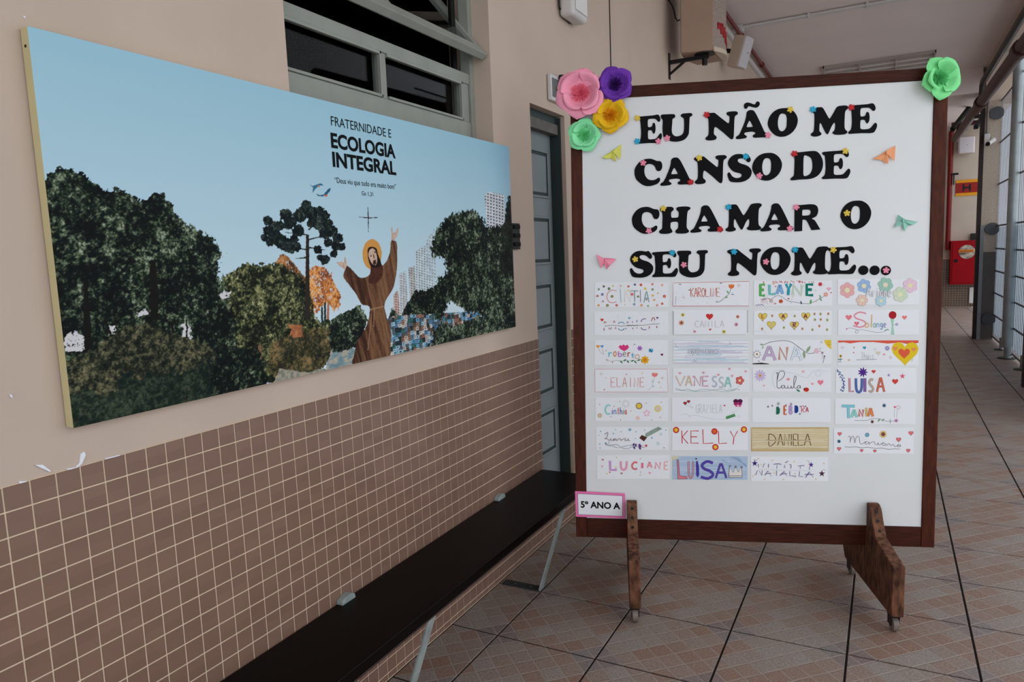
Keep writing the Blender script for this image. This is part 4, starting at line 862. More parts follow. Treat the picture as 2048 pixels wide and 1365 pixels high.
    def stripes(s, x0, x1, y0, y1, n, cols, seed, w=(6, 14), slope=0.0):
        R_ = random.Random(seed)
        for k in range(n):
            y = y0+(y1-y0)*(k+.5)/n+R_.uniform(-3, 3); a = R_.uniform(x0, x0+(x1-x0)*.35); b = R_.uniform(x0+(x1-x0)*.6, x1)
            if k % 3 == 0: a, b = x0, x1
            pts = [(a+(b-a)*i/8, min(max(y+R_.uniform(-3, 3)+slope*(a+(b-a)*i/8-x0), y0+3), y1-3)) for i in range(9)]
            s.line(pts, R_.uniform(*w), R_.choice(cols))
        return s
def card(box, label, crop, sheet=None):
    global LV; LV = 0
    x0, y0, x1, y1 = box; cx, cy = (x0+x1)/2, (y0+y1)/2
    root = thing('name_card', label, 'card', BQ(cx, cy, 0), 'hand drawn name cards on the board')
    R_ = random.Random(int(x0*7+y0)); j = lambda: R_.uniform(-.7, .7)
    C_ = [BD(x0+j(), y1+j(), CQ), BD(x1+j(), y1+j(), CQ), BD(x1+j(), y0+j(), CQ), BD(x0+j(), y0+j(), CQ)]
    def q(u, v, c):
        s_ = C_[0][0]*(1-u)*(1-v)+C_[1][0]*u*(1-v)+C_[2][0]*u*v+C_[3][0]*(1-u)*v; t_ = C_[0][1]*(1-u)*(1-v)+C_[1][1]*u*(1-v)+C_[2][1]*u*v+C_[3][1]*(1-u)*v
        return BP(s_, t_, c)
    mb = MB().fbox(q, 0, 1, 0, 1, .0003, CQ)
    part('paper', mb, sheet or M_paper, root)
    return root
def ink(root, d, name):
    if not d.f: return
    vs = [BQ(p[0], p[1], q) for p, q in d.v]; me = MB().add(vs, d.f).mesh(name, root.location)
    # colours: from_pydata keeps the vertex order
    ca = me.color_attributes.new('Col', 'FLOAT_COLOR', 'POINT'); ca.data.foreach_set('color', np.array(d.c, np.float32).ravel())
    me.materials.append(M_pencil); link(name, me, root)
BR, RD, OR, YL, GN, BL, PU, PK, GY, BK, TL = (140, 84, 60), (200, 44, 44), (226, 140, 84), (232, 200, 84), (70, 130, 80), (60, 100, 170), (120, 80, 150), (232, 130, 150), (150, 150, 158), (48, 44, 52), (80, 160, 180)
LG = (190, 190, 194)
# row 1
r = card((1189.2, 565.6, 1336.7, 615), 'white name card dotted with many small coloured rings, first in the top row', 'E')
d = Draw('E'); dd = [(205, 127, 13, (90, 30, 80)), (150, 158, 12, (60, 130, 100)), (262, 152, 15, (50, 100, 50)), (307, 122, 10, (200, 190, 120)), (390, 121, 11, (236, 160, 160)), (475, 127, 12, RD), (545, 107, 13, (40, 50, 130)), (611, 110, 15, RD), (736, 103, 13, (230, 90, 130)), (842, 112, 13, (236, 160, 140)), (658, 152, 14, YL), (738, 160, 13, (90, 130, 70)), (796, 200, 9, (200, 180, 70)), (740, 227, 13, (226, 190, 90)), (867, 235, 16, (200, 30, 40)), (756, 275, 11, OR), (843, 316, 13, (200, 40, 60)), (788, 333, 13, PK), (689, 340, 11, (130, 170, 120)), (617, 333, 14, (230, 150, 130)), (538, 322, 14, (90, 150, 190)), (436, 328, 6, YL), (346, 333, 13, (210, 40, 70)), (245, 334, 15, (120, 130, 50)), (148, 333, 13, OR), (196, 290, 12, (180, 160, 180)), (136, 232, 12, RD), (190, 214, 14, (40, 90, 170)), (296, 236, 15, (110, 110, 40)), (516, 213, 15, (226, 60, 110)), (580, 238, 12, (50, 90, 50)), (672, 271, 10, (170, 110, 130)), (474, 172, 9, YL)]
for x, y, q, c in dd: d.dot(x, y, q, c)
ink(r, d, 'drawing'); d = Draw('E')
d.ch('C', 235, 166, 345, 305, 6, (222, 130, 120)).line([(385, 155), (395, 305)], 5, (120, 180, 180)).ch('N', 432, 168, 500, 300, 5, (200, 190, 130)).ch('T', 505, 174, 578, 295, 6, (70, 110, 130)).line([(604, 165), (608, 300)], 6, (140, 100, 140)).ch('A', 645, 182, 700, 300, 6, (60, 130, 130)); ink(r, d, 'lettering')
r = card((1345.5, 563.2, 1498.8, 613.2), 'white name card with a red border, rust lettering and an orange tulip', 'E')
d = Draw('E'); d.line([(960, 342), (965, 88), (1795, 72), (1790, 340), (960, 342)], 5, (196, 80, 70)); d.poly([(1566, 105), (1600, 112), (1632, 105), (1625, 140), (1598, 155), (1572, 140)], (230, 120, 70)).disk(1598, 108, 16, (236, 170, 70), 8, 8)
d.line([(1590, 155), (1575, 205), (1530, 245), (1490, 280), (1450, 302), (1432, 292), (1450, 285)], 5, (80, 120, 100), 3); d.leaf(1570, 208, 45, -2.1, (110, 160, 110)).leaf(1520, 248, 45, -.1, (120, 170, 120)).plus(1075, 248, 20, (220, 140, 140)).plus(1680, 120, 22, (210, 150, 150))
for x, y in ((1038, 104), (1484, 92), (1315, 178), (1140, 166), (1612, 214)): d.disk(x, y, 14, (70, 100, 150), 8, 5)
d.specks(40, 985, 1770, 100, 325, [(90, 100, 130), (190, 90, 90), GY], 2.5, 3); d.line([(985, 330), (990, 280), (995, 232)], 3, BL); ink(r, d, 'drawing')
d = Draw('E'); d.word('KAROLINE', (1150, 1475), 145, 238, 7, (206, 106, 76), gap=.1).line([(1150, 240), (1400, 240)], 2, LG); ink(r, d, 'lettering')
r = card((1507.4, 561.4, 1664, 611.9), 'white name card with bold green and blue bubble lettering over a curling stem', 'F')
d = Draw('F'); d.line([(190, 268), (215, 255), (220, 275), (190, 275), (240, 255), (300, 280), (285, 302), (270, 280), (310, 250), (355, 228), (400, 240), (470, 285), (550, 300), (640, 315), (720, 308), (800, 270), (865, 235)], 4, (60, 64, 80), 3)
d.sun(822, 103, 28, 7, (226, 96, 110), (190, 40, 60)).heart(915, 155, 24, (236, 180, 200)).flower(882, 215, 26, 5, (230, 160, 150), (240, 200, 150)).flower(392, 290, 24, 5, (216, 90, 60), (150, 40, 30)).leaf(715, 325, 60, -1.45, (80, 170, 90)).leaf(620, 325, 45, -1.9, (50, 80, 110)).leaf(840, 290, 55, -2.1, (120, 170, 130)).leaf(835, 250, 40, -2.3, (130, 170, 130)).heart(940, 195, 8, RD).heart(475, 262, 10, RD).heart(332, 315, 8, RD).heart(335, 128, 8, RD).heart(205, 80, 8, RD)
d.specks(60, 300, 760, 66, 88, [(210, 90, 90), (230, 150, 150), (180, 60, 60)], 5, 5).specks(50, 170, 330, 262, 325, [(220, 120, 120), (230, 160, 150)], 4, 6).specks(22, 110, 940, 75, 330, [(220, 210, 170), (190, 220, 220)], 7, 8).sun(315, 92, 18, 7, (230, 170, 140), (240, 210, 150)); ink(r, d, 'drawing')
d = Draw('F')
for c, a, b, t0, t1, col in (('E', 168, 218, 108, 226, (96, 178, 96)), ('L', 266, 335, 108, 212, (120, 196, 196)), ('A', 350, 412, 112, 210, (130, 180, 222)), ('Y', 448, 505, 98, 222, (40, 160, 176)), ('N', 525, 625, 108, 224, (206, 222, 200)), ('E', 675, 745, 106, 222, (14, 128, 112))):
    d.ch(c, a, t0, b, t1, 27, col, 0, (tuple(int(v*.8) for v in col), 2))
d.line([(118, 325), (135, 338), (150, 322), (165, 336), (180, 322), (204, 336)], 5, (70, 60, 150)); ink(r, d, 'lettering')
r = card((1675, 559.2, 1838.8, 610), 'white name card with eight pale pencil flowers and grey outlined lettering', 'F')
d = Draw('F')
for x, y, q, c, m_, rot in ((1117, 168, 82, (236, 180, 178), (238, 232, 190), .52), (1300, 122, 74, (160, 190, 226), (240, 230, 180), .3), (1535, 110, 80, (160, 204, 184), (238, 222, 200), .2), (1805, 118, 78, (238, 206, 222), (238, 232, 180), .5), (1697, 215, 80, (214, 226, 200), (236, 236, 190), .3), (1280, 278, 62, (238, 204, 190), (240, 230, 190), .1), (1487, 285, 58, (186, 220, 232), (238, 230, 180), .5)):
    d.flower(x, y, q, 6, c, m_, tuple(int(v*.88) for v in c), rot)
ink(r, d, 'drawing'); d = Draw('F'); d.ch('A', 1325, 150, 1378, 235, 8, (245, 245, 248), 0, (GY, 3)).word('riane', (1385, 1600), 130, 240, 8, (245, 245, 248), (GY, 3), gap=.14); ink(r, d, 'lettering')
# row 2
r = card((1189, 623.6, 1336.3, 671), 'speckled white name card whose lettering is split by a wavy line', 'E')
d = Draw('E'); d.specks(230, 115, 900, 412, 655, [(170, 172, 180), (190, 190, 196)], 2.2, 11).heart(186, 492, 18, (210, 60, 60)).heart(484, 472, 15, (120, 180, 200)).heart(790, 470, 13, (120, 70, 130)); d.line([(215, 560), (300, 552), (380, 560), (450, 556), (560, 552), (640, 552), (720, 540), (815, 535)], 4, BK, 3); d.line([(455, 558), (470, 548), (480, 560), (495, 548), (505, 562), (520, 548), (535, 560), (555, 550), (575, 558)], 5, BK); ink(r, d, 'drawing')
d = Draw('E'); Rr = (160, 50, 60); 
for pl, c in (([(208, 530), (212, 510), (235, 525)], Rr), ([(208, 580), (208, 612)], Rr), ([(258, 578), (275, 598), (292, 575)], Rr), ([(310, 525), (318, 500), (328, 524)], Rr), ([(334, 572), (336, 592)], Rr), ([(362, 540), (375, 522), (397, 517), (420, 524), (430, 538)], (80, 140, 170)), ([(362, 582), (375, 602), (397, 608), (420, 600), (430, 582)], (80, 140, 170)), ([(455, 530), (465, 512), (478, 522)], PU), ([(450, 580), (446, 596)], PU), ([(518, 508), (521, 524)], PU), ([(515, 578), (528, 592)], PU), ([(566, 495), (567, 518)], PU), ([(566, 575), (567, 588)], PU), ([(612, 515), (620, 492), (640, 482), (665, 480)], PU), ([(612, 575), (625, 596), (650, 602), (672, 598)], PU), ([(724, 505), (740, 468), (752, 466), (765, 498)], Rr), ([(706, 562), (698, 590)], Rr), ([(782, 558), (788, 580)], Rr)): d.line(pl, 8, c)
ink(r, d, 'lettering')
r = card((1345.5, 621, 1497, 670), 'white name card with one large red heart above thin pencilled lettering', 'E')
d = Draw('E'); d.heart(1360, 455, 36, (216, 52, 50), (180, 40, 40)).heart(1367, 598, 13, (220, 70, 60)); 
for x, y, q, c, m_ in ((1068, 438, 22, (214, 196, 90), (60, 60, 20)), (1053, 525, 30, (222, 150, 120), (70, 30, 30)), (1668, 458, 20, (214, 140, 110), (120, 60, 50)), (1652, 543, 24, (226, 170, 190), (100, 50, 60)), (1198, 620, 18, (226, 180, 196), (150, 80, 90)), (1517, 622, 22, (216, 206, 90), (60, 50, 20))): d.flower(x, y, q, 7, c, m_, None, .2, .34)
d.line([(958, 655), (1760, 652)], 3, (190, 200, 170)); d.line([(960+(10 if k % 2 else 0), 398+k*9) for k in range(29)], 4, (80, 84, 70)); d.line([(1770+(12 if k % 2 else 0), 388+k*9) for k in range(28)], 4, (80, 84, 70)); ink(r, d, 'drawing')
d = Draw('E'); d.word('CAMILA', (1195, 1525), 505, 572, 4, (196, 180, 196)); ink(r, d, 'lettering')
r = card((1507.4, 621.4, 1663, 670.9), 'white name card with five yellow hearts each holding one letter', 'F')
d = Draw('F'); 
for x, y in ((193, 455), (418, 455), (665, 450), (288, 545), (540, 548)): d.heart(x, y, 46, (228, 206, 96), (150, 110, 60)).line([(x-12, y+42), (x+12, y+58)], 3, (150, 60, 60))
for k, (x, y) in enumerate(((297, 448), (543, 450), (187, 590), (425, 577), (627, 590), (737, 600), (813, 560), (897, 600), (760, 428), (826, 428), (910, 426), (765, 490), (828, 488), (900, 494))): d.disk(x, y, 12, [(206, 150, 110), (180, 180, 110)][k % 2], 8, 16).disk(x, y, 5, (120, 90, 40), 6)
d.line([(95, 655), (95, 618), (225, 615), (228, 655)], 2, LG); ink(r, d, 'drawing')
d = Draw('F'); d.ch('L', 184, 438, 206, 472, 10, (200, 70, 70)).ch('I', 278, 522, 300, 568, 10, (190, 200, 210)).ch('A', 402, 436, 434, 474, 9, (130, 40, 90)).ch('R', 528, 524, 556, 570, 9, (130, 50, 110)).ch('A', 642, 432, 680, 474, 9, (130, 40, 60)); ink(r, d, 'lettering')
r = card((1676, 619.6, 1838, 670.5), 'white name card with a tall red rose and a large pink letter S', 'F')
d = Draw('F'); d.heart(1133, 465, 34, (240, 130, 140)).heart(1220, 532, 27, (236, 120, 136)).heart(1742, 466, 26, (236, 130, 130)); d.poly([(1590, 480), (1626, 480), (1620, 560), (1632, 655), (1592, 655), (1602, 560)], (168, 214, 190)).disk(1612, 440, 43, (178, 34, 44), 14); d.line([(1580, 440), (1600, 420), (1640, 430)], 3, (130, 20, 30)); d.line([(1610, 550), (1645, 545)], 4, GY).disk(1657, 542, 17, (180, 180, 210)); d.line([(1110, 590), (1150, 582), (1200, 592), (1240, 615), (1220, 640), (1205, 620), (1240, 600), (1330, 608), (1440, 632), (1520, 620), (1560, 590)], 3, (100, 110, 120), 3); d.disk(1110, 592, 9, (240, 120, 150)); d.leaf(1520, 615, 40, -.5, (110, 160, 140)).leaf(1548, 595, 30, .4, (110, 160, 140)); ink(r, d, 'drawing')
d = Draw('F'); d.ch('S', 1180, 408, 1330, 572, 16, (232, 150, 165)).ch('o', 1305, 490, 1355, 575, 12, (232, 180, 140)).line([(1386, 435), (1380, 575)], 14, (222, 190, 140)).word('ange', (1395, 1545), 500, 575, 8, [(140, 190, 170), (130, 170, 210), (120, 150, 200), (140, 140, 190)]); ink(r, d, 'lettering')
# row 3
r = card((1189.2, 681, 1335.8, 730), 'white name card with small coloured lettering above a vine and a yellow star flower', 'E')
d = Draw('E'); d.poly([(366, 790), (385, 765), (400, 778), (420, 760), (440, 776), (462, 762), (482, 790), (462, 815), (428, 835), (390, 815)], (226, 60, 130)).sun(598, 803, 32, 6, (190, 130, 210), (160, 100, 190)).disk(708, 828, 14, (70, 170, 210), 8, 20).disk(732, 826, 15, (80, 180, 220), 8, 20).line([(708, 805), (728, 850)], 8, (30, 30, 40)).heart(142, 783, 19, (232, 160, 60)).heart(186, 782, 18, (110, 160, 216)).heart(840, 872, 15, (120, 40, 90)).heart(230, 828, 6, RD).heart(540, 762, 7, BL)
d.line([(148, 805), (170, 850), (205, 872)], 3, GY).line([(190, 805), (200, 850), (205, 872)], 3, GY).line([(240, 935), (290, 945), (340, 935), (400, 940), (600, 935)], 3, (120, 140, 110), 3)
for x, y, a in ((382, 940, .7), (418, 945, -.6), (455, 935, .8), (500, 950, -.5), (535, 940, .7), (570, 940, -.4), (610, 940, .5)): d.leaf(x, y, 42, a, (40, 120, 66))
d.leaf(225, 930, 26, 0, (150, 150, 90)).leaf(300, 968, 26, -1.5, (150, 150, 90)).sun(655, 930, 52, 8, (236, 180, 40), (226, 140, 30), .5).specks(30, 115, 880, 880, 975, [LG], 2, 2); ink(r, d, 'drawing')
d = Draw('E')
for c, a, b, t0, t1, w, col in (('r', 252, 300, 815, 895, 11, (90, 190, 220)), ('o', 310, 345, 800, 890, 10, (226, 140, 60)), ('b', 362, 408, 835, 890, 12, (190, 130, 210)), ('e', 412, 450, 815, 892, 7, (110, 140, 110)), ('r', 462, 500, 815, 895, 10, (200, 60, 50)), ('t', 500, 540, 850, 905, 10, (80, 180, 220)), ('o', 542, 600, 838, 918, 7, (220, 150, 90))): d.ch(c, a, t0, b, t1, w, col)
ink(r, d, 'lettering')
r = card((1346.2, 680.4, 1497, 727.7), 'pale blue striped name card with black outlined bubble lettering', 'E')
d = Draw('E'); d.stripes(966, 1782, 714, 968, 22, [(206, 214, 228), (212, 206, 224), (196, 214, 226), (186, 216, 226), (226, 224, 234)], 4)
for x, y in ((990, 770), (1580, 740), (1190, 930)): d.line([(x, y-12), (x+5, y+14), (x+25, y+14)], 3, BK); 
ink(r, d, 'drawing'); d = Draw('E'); d.word('ADRIANA', (1118, 1450), 815, 862, 11, (222, 228, 238), (BK, 3), gap=.16); ink(r, d, 'lettering')
r = card((1505.6, 680, 1663, 729), 'white name card with three tall pastel letters under a black vine and sun', 'F')
d = Draw('F'); d.line([(195, 770), (280, 735), (400, 720), (490, 728), (560, 770), (640, 830), (700, 860), (760, 852)], 5, BK, 3); d.poly([(862, 712), (943, 712), (943, 815), (905, 790), (878, 755)], (236, 204, 70)).disk(905, 742, 4, BK, 6).disk(925, 736, 4, BK, 6).line([(900, 762), (915, 768), (930, 756)], 3, BK)
d.leaf(210, 768, 52, math.pi+.2, (150, 180, 130)).leaf(200, 775, 40, 1.9, (150, 180, 130)).leaf(668, 850, 90, -1.0, (150, 170, 140)).leaf(643, 830, 90, 1.5, (150, 170, 140)); d.poly([(750, 830), (770, 800), (800, 805), (812, 840), (795, 862), (760, 855)], (232, 196, 206)).line([(812, 815), (830, 800)], 4, BK).line([(815, 840), (832, 832)], 4, BK)
d.sun(130, 868, 44, 9, (236, 236, 238), (246, 246, 248), .75).disk(130, 868, 12, (170, 130, 50)); 
for k in range(9): a = k*.7; d.line([(130+30*math.cos(a), 868+30*math.sin(a)), (130+46*math.cos(a+.2), 868+46*math.sin(a+.2)), (130+30*math.cos(a+.5), 868+30*math.sin(a+.5))], 4, BK)
d.poly([(82, 968), (180, 960), (262, 972), (258, 978), (84, 978)], BK).line([(140, 935), (160, 950)], 4, BK); d.disk(845, 852, 12, (170, 120, 150)).line([(845, 860), (848, 910)], 3, GY).disk(868, 890, 9, (90, 70, 100)).line([(868, 896), (860, 930), (850, 965)], 4, (120, 100, 120)).line([(840, 910), (880, 912)], 3, GY)
for y in (735, 750): d.line([(825, y-10), (845, y-8)], 3, BK)
ink(r, d, 'drawing'); d = Draw('F'); d.ch('A', 200, 785, 332, 935, 22, (206, 184, 216), 0, ((100, 70, 100), 3)).ch('N', 375, 790, 462, 930, 16, (228, 160, 136), 0, ((110, 60, 50), 3)).ch('A', 505, 790, 615, 935, 18, (232, 240, 246), 0, ((110, 150, 170), 3)); ink(r, d, 'lettering')
r = card((1675.9, 681, 1837, 731.3), 'white name card with a red wavy top band and a large yellow heart', 'F')
d = Draw('F'); d.poly([(1015, 718), (1895, 716), (1895, 745), (1780, 758), (1700, 740), (1560, 752), (1400, 735), (1250, 735), (1150, 750), (1080, 738), (1020, 742)], (224, 96, 74)).heart(1748, 845, 142, (232, 200, 40)).heart(1738, 855, 62, (226, 96, 66)).heart(1640, 805, 28, (232, 150, 90)).heart(1842, 815, 26, (232, 150, 90))
d.sun(1553, 803, 32, 9, (120, 110, 180), (200, 200, 220), .4).heart(1305, 797, 18, (40, 150, 190)).heart(1455, 855, 26, (220, 210, 190)).heart(1065, 795, 18, (226, 214, 214)).heart(1590, 905, 18, (220, 206, 206)).heart(1520, 870, 13, (240, 150, 160)).heart(1418, 815, 12, (206, 214, 220)).heart(1135, 932, 13, (220, 180, 150)).heart(1825, 930, 14, (206, 220, 216)).disk(1192, 795, 8, (200, 150, 60)).disk(1188, 850, 7, (220, 70, 90)); d.sun(1045, 888, 20, 7, (226, 190, 60), (120, 60, 30), .5).line([(1045, 905), (1038, 955)], 4, (60, 110, 110)).leaf(1040, 930, 28, -.4, (60, 120, 110)).leaf(1040, 930, 28, 3.5, (60, 120, 110)).line([(1015, 955), (1055, 953)], 3, (80, 130, 150)); ink(r, d, 'drawing')
d = Draw('F'); d.word('Thais', (1265, 1410), 850, 918, 3, (160, 160, 170)).line([(1215, 930), (1440, 924)], 4, (120, 120, 130)); ink(r, d, 'lettering')
# row 4
r = card((1190, 738.3, 1336.7, 785.3), 'white name card with a wavy pink border, thin pink lettering and a rose', 'E')
d = Draw('E'); w_ = lambda y: [(112+k*16, y+(3 if k % 2 else -2)) for k in range(50)]
d.line(w_(1030), 5, (222, 150, 150)).line(w_(1281), 5, (222, 150, 150)).line([(108, 1030), (112, 1280)], 4, (222, 150, 150)).line([(898, 1032), (908, 1280)], 4, (222, 150, 150)).plus(175, 1083, 24, (206, 180, 150)).plus(845, 1128, 22, (190, 150, 110)).plus(808, 1176, 15, (190, 150, 110)).disk(230, 1128, 9, (240, 214, 170)).disk(453, 1088, 8, (232, 150, 160)).disk(626, 1075, 10, (236, 214, 170)).disk(826, 1230, 9, (236, 214, 170)).disk(211, 1255, 7, (200, 80, 90)); d.poly([(728, 1078), (762, 1066), (796, 1078), (790, 1105), (762, 1118), (735, 1105)], (232, 130, 130)).disk(764, 1075, 14, (236, 200, 120), 8, 8).line([(760, 1120), (745, 1170), (735, 1215), (700, 1252), (684, 1246)], 3, (160, 190, 170), 3).leaf(742, 1178, 28, -2.0, (170, 200, 190)).leaf(735, 1212, 28, .6, (150, 180, 160)); ink(r, d, 'drawing')
d = Draw('E'); d.word('ELAINE', (275, 655), 1125, 1225, 7, (222, 140, 140), gap=.16); ink(r, d, 'lettering')
r = card((1345.8, 736.8, 1498, 785.3), 'white name card with wide pastel outlined lettering and a red daisy at the right', 'E')
d = Draw('E'); d.line([(992, 1262), (1000, 1242), (1060, 1262), (1120, 1250), (1200, 1270), (1280, 1252), (1400, 1258), (1500, 1250), (1560, 1265), (1660, 1250), (1690, 1262)], 4, (110, 150, 150), 3).line([(1000, 1258), (1100, 1268), (1250, 1275), (1400, 1266), (1540, 1276), (1640, 1262)], 4, (120, 160, 150), 3).line([(1688, 1200), (1670, 1230), (1640, 1245), (1560, 1248)], 3, (150, 190, 190), 3).flower(1690, 1155, 46, 5, (216, 104, 100), (240, 214, 160), (180, 70, 70))
for x, y in ((1035, 1075), (1293, 1070), (1190, 1115), (1457, 1093), (1578, 1028), (1607, 1105), (1755, 1055)): d.heart(x, y, 12, (240, 190, 200), (220, 110, 130))
ink(r, d, 'drawing'); d = Draw('E')
for c, a, b, t0, t1, col in (('V', 992, 1092, 1105, 1215, (232, 196, 170)), ('A', 1100, 1168, 1105, 1215, (226, 200, 170)), ('N', 1195, 1265, 1110, 1215, (226, 170, 190)), ('E', 1285, 1348, 1110, 1215, (226, 170, 190)), ('S', 1390, 1440, 1110, 1222, (190, 200, 222)), ('S', 1465, 1512, 1120, 1232, (200, 210, 214)), ('A', 1528, 1595, 1118, 1228, (150, 214, 206))): d.ch(c, a, t0, b, t1, 9, col, 0, (tuple(int(v*.82) for v in col), 3))
ink(r, d, 'lettering')
r = card((1505.6, 736.4, 1662, 784.4), 'white name card with black joined handwriting, a lilac daisy and a ladybird', 'F')
d = Draw('F'); 
for k in range(11): a = k*2*math.pi/11; d.leaf(165+12*math.cos(a), 1102+12*math.sin(a), 58, a, (206, 190, 226), .34)
d.disk(165, 1102, 15, (226, 150, 60)); d.line([(330, 1240), (300, 1160), (320, 1060), (400, 1040), (480, 1070), (560, 1085), (640, 1120), (690, 1120), (740, 1060), (820, 1040), (870, 1060), (905, 1050)], 3, (196, 200, 206), 3).ring(800, 1080, 30, 3, (206, 206, 210)); d.heart(635, 1058, 17, (240, 180, 190)).heart(472, 1142, 18, (240, 150, 165)).heart(206, 1212, 13, (240, 180, 190)).heart(737, 1192, 15, (240, 160, 170)).heart(825, 1175, 32, (240, 130, 150))
d.disk(670, 1255, 30, (214, 50, 36), 12, 24).line([(640, 1255), (655, 1240)], 12, (30, 24, 24)).disk(680, 1262, 5, BK, 6).disk(668, 1245, 4, BK, 6).leaf(605, 1278, 55, math.pi+.5, (30, 130, 100)); d.specks(20, 100, 930, 1030, 1270, [(230, 200, 205)], 3, 9); ink(r, d, 'drawing')
d = Draw('F'); d.line([(352, 1085), (342, 1075), (358, 1070), (352, 1130), (350, 1215), (362, 1238), (390, 1232), (400, 1210)], 5, BK, 3).line([(352, 1150), (372, 1070), (405, 1050), (432, 1066), (430, 1100), (400, 1140), (365, 1160)], 5, BK, 3).line([(432, 1208), (402, 1212), (405, 1240), (432, 1230), (434, 1208), (440, 1238), (465, 1236), (470, 1210), (472, 1238), (500, 1236), (504, 1212), (510, 1240), (530, 1225), (560, 1130), (548, 1105), (535, 1140), (535, 1215), (550, 1240), (575, 1230)], 5, BK, 3).line([(602, 1212), (575, 1212), (578, 1240), (600, 1232), (603, 1212), (608, 1244)], 5, BK, 3); ink(r, d, 'lettering')
r = card((1672, 736.4, 1833.3, 787.7), 'white name card with thick blue, violet and orange letters under a purple star flower', 'F')
d = Draw('F'); 
for k in range(9): a = k*2*math.pi/9; d.leaf(1287, 1065, 58, a, (84, 40, 140), .3)
d.heart(1405, 1057, 22, (210, 70, 70)).heart(1640, 1165, 33, (214, 70, 60)).star(1570, 1097, 20, 5, (160, 130, 200)).star(1720, 1108, 34, 5, (232, 100, 130)); 
for k in range(26): 
    t = k/25; x = 1005+70*math.sin(t*2.4)+8*math.sin(k*2.1); y = 1030+t*235; d.leaf(x, y, 26, 1.2+.9*math.sin(k*1.7), (40, 74, 150), .36)
ink(r, d, 'drawing'); d = Draw('F')
for c, a, b, t0, t1, w, col in (('L', 1142, 1190, 1130, 1276, 17, (226, 150, 165)), ('U', 1212, 1278, 1132, 1280, 22, (80, 110, 180)), ('I', 1290, 1330, 1130, 1280, 26, (140, 100, 170)), ('S', 1355, 1402, 1140, 1280, 17, (206, 180, 160)), ('A', 1442, 1522, 1125, 1280, 17, (226, 110, 80))): d.ch(c, a, t0, b, t1, w, col, 0, ((60, 50, 80), 2.5))
ink(r, d, 'lettering')
# row 5
r = card((1190.5, 796.2, 1335.8, 843.2), 'white name card with a large turquoise initial and scattered pastel flowers', 'G')
d = Draw('G'); d.sun(632, 190, 40, 12, (160, 140, 120), (240, 206, 60), .78).sun(852, 222, 46, 11, (232, 214, 120), (222, 206, 210), .62).flower(722, 275, 44, 5, (238, 190, 206), (250, 240, 244), None, .9, .3).flower(617, 332, 28, 5, (240, 196, 196), (240, 220, 150), None, .3, .34).sun(173, 302, 32, 9, (216, 200, 140), (220, 190, 190), .6).flower(478, 165, 44, 6, (236, 236, 238), (246, 246, 248), LG, .3, .36)
for x, y in ((172, 172), (405, 137), (537, 250), (303, 315), (417, 352), (716, 158), (892, 147), (880, 322), (781, 355), (340, 195)): d.disk(x, y, 5, (200, 90, 100), 6, 7)
ink(r, d, 'drawing'); d = Draw('G'); d.ch('C', 236, 180, 296, 285, 18, (150, 216, 214)).word('inthia', [308, 330, 372, 405, 440, 462, 490], 205, 288, 8, [(110, 80, 170), (80, 120, 190), (226, 100, 80), (90, 110, 170), (110, 150, 120), (222, 110, 100)]); ink(r, d, 'lettering')
r = card((1344.3, 796.2, 1496.4, 844.6), 'white name card with faint pencil lettering, two small red hearts and a maroon butterfly', 'G')
d = Draw('G'); d.heart(1172, 158, 20, (190, 34, 44), BK).heart(1212, 138, 17, (190, 34, 44), BK).line([(1180, 175), (1262, 215)], 3, LG).line([(1215, 150), (1262, 215)], 3, LG).heart(1633, 185, 12, (216, 80, 90)).disk(1765, 135, 30, (90, 20, 70), 12, 26).disk(1815, 135, 30, (90, 20, 70), 12, 26).disk(1765, 165, 26, (170, 30, 100), 10, 18).disk(1812, 165, 26, (170, 30, 100), 10, 18).disk(1772, 190, 17, (230, 100, 150), 9, 12).disk(1812, 190, 17, (230, 100, 150), 9, 12)
d.line([(1115, 298), (1170, 282), (1225, 305), (1222, 325), (1235, 300), (1320, 305), (1450, 335), (1560, 348), (1650, 342)], 3, (190, 196, 200), 3).line([(1788, 205), (1785, 240), (1715, 275)], 2, LG).ring(1800, 315, 16, 2, LG)
for k in range(7): d.leaf(1650+k*15, 338-k*5, 34, -1.2, (70, 150, 80), .4).leaf(1650+k*15, 340-k*5, 28, -.2, (60, 130, 70), .4)
ink(r, d, 'drawing'); d = Draw('G'); d.word('GRAZIELA', (1295, 1608), 175, 272, 3, (176, 176, 184)); ink(r, d, 'lettering')
r = card((1504.4, 796.7, 1660.5, 845), 'mostly blank white name card with small filled multicoloured letters in the middle', 'H')
d = Draw('H')
for x, y, q, c in ((378, 160, 24, (80, 90, 60)), (525, 163, 17, (140, 40, 80)), (262, 193, 13, BK), (310, 182, 12, (120, 80, 60)), (690, 190, 8, BK), (625, 275, 12, (90, 100, 130)), (628, 192, 7, BK)): 
    for a in (0, .8, 1.6, 2.4): d.line([(x-q*math.cos(a), y-q*math.sin(a)), (x+q*math.cos(a), y+q*math.sin(a))], 3, c)
ink(r, d, 'drawing'); d = Draw('H'); d.poly([(356, 195), (380, 190), (398, 220), (396, 265), (375, 283), (354, 280)], (30, 110, 84)).ch('E', 446, 185, 474, 280, 15, (226, 110, 50), 0, ((140, 60, 40), 2)).line([(455, 178), (475, 166)], 5, (140, 60, 40)).ch('B', 508, 185, 536, 275, 13, (200, 160, 216), 0, ((120, 90, 140), 2)).poly([(565, 180), (592, 178), (608, 205), (606, 250), (585, 268), (563, 262)], (30, 60, 140)).ch('R', 645, 188, 680, 258, 8, (226, 100, 120)).ch('A', 692, 200, 722, 255, 8, (190, 40, 60)); ink(r, d, 'lettering')
r = card((1670, 797.6, 1831, 849.4), 'white name card with turquoise and orange block letters over a branching stem', 'H')
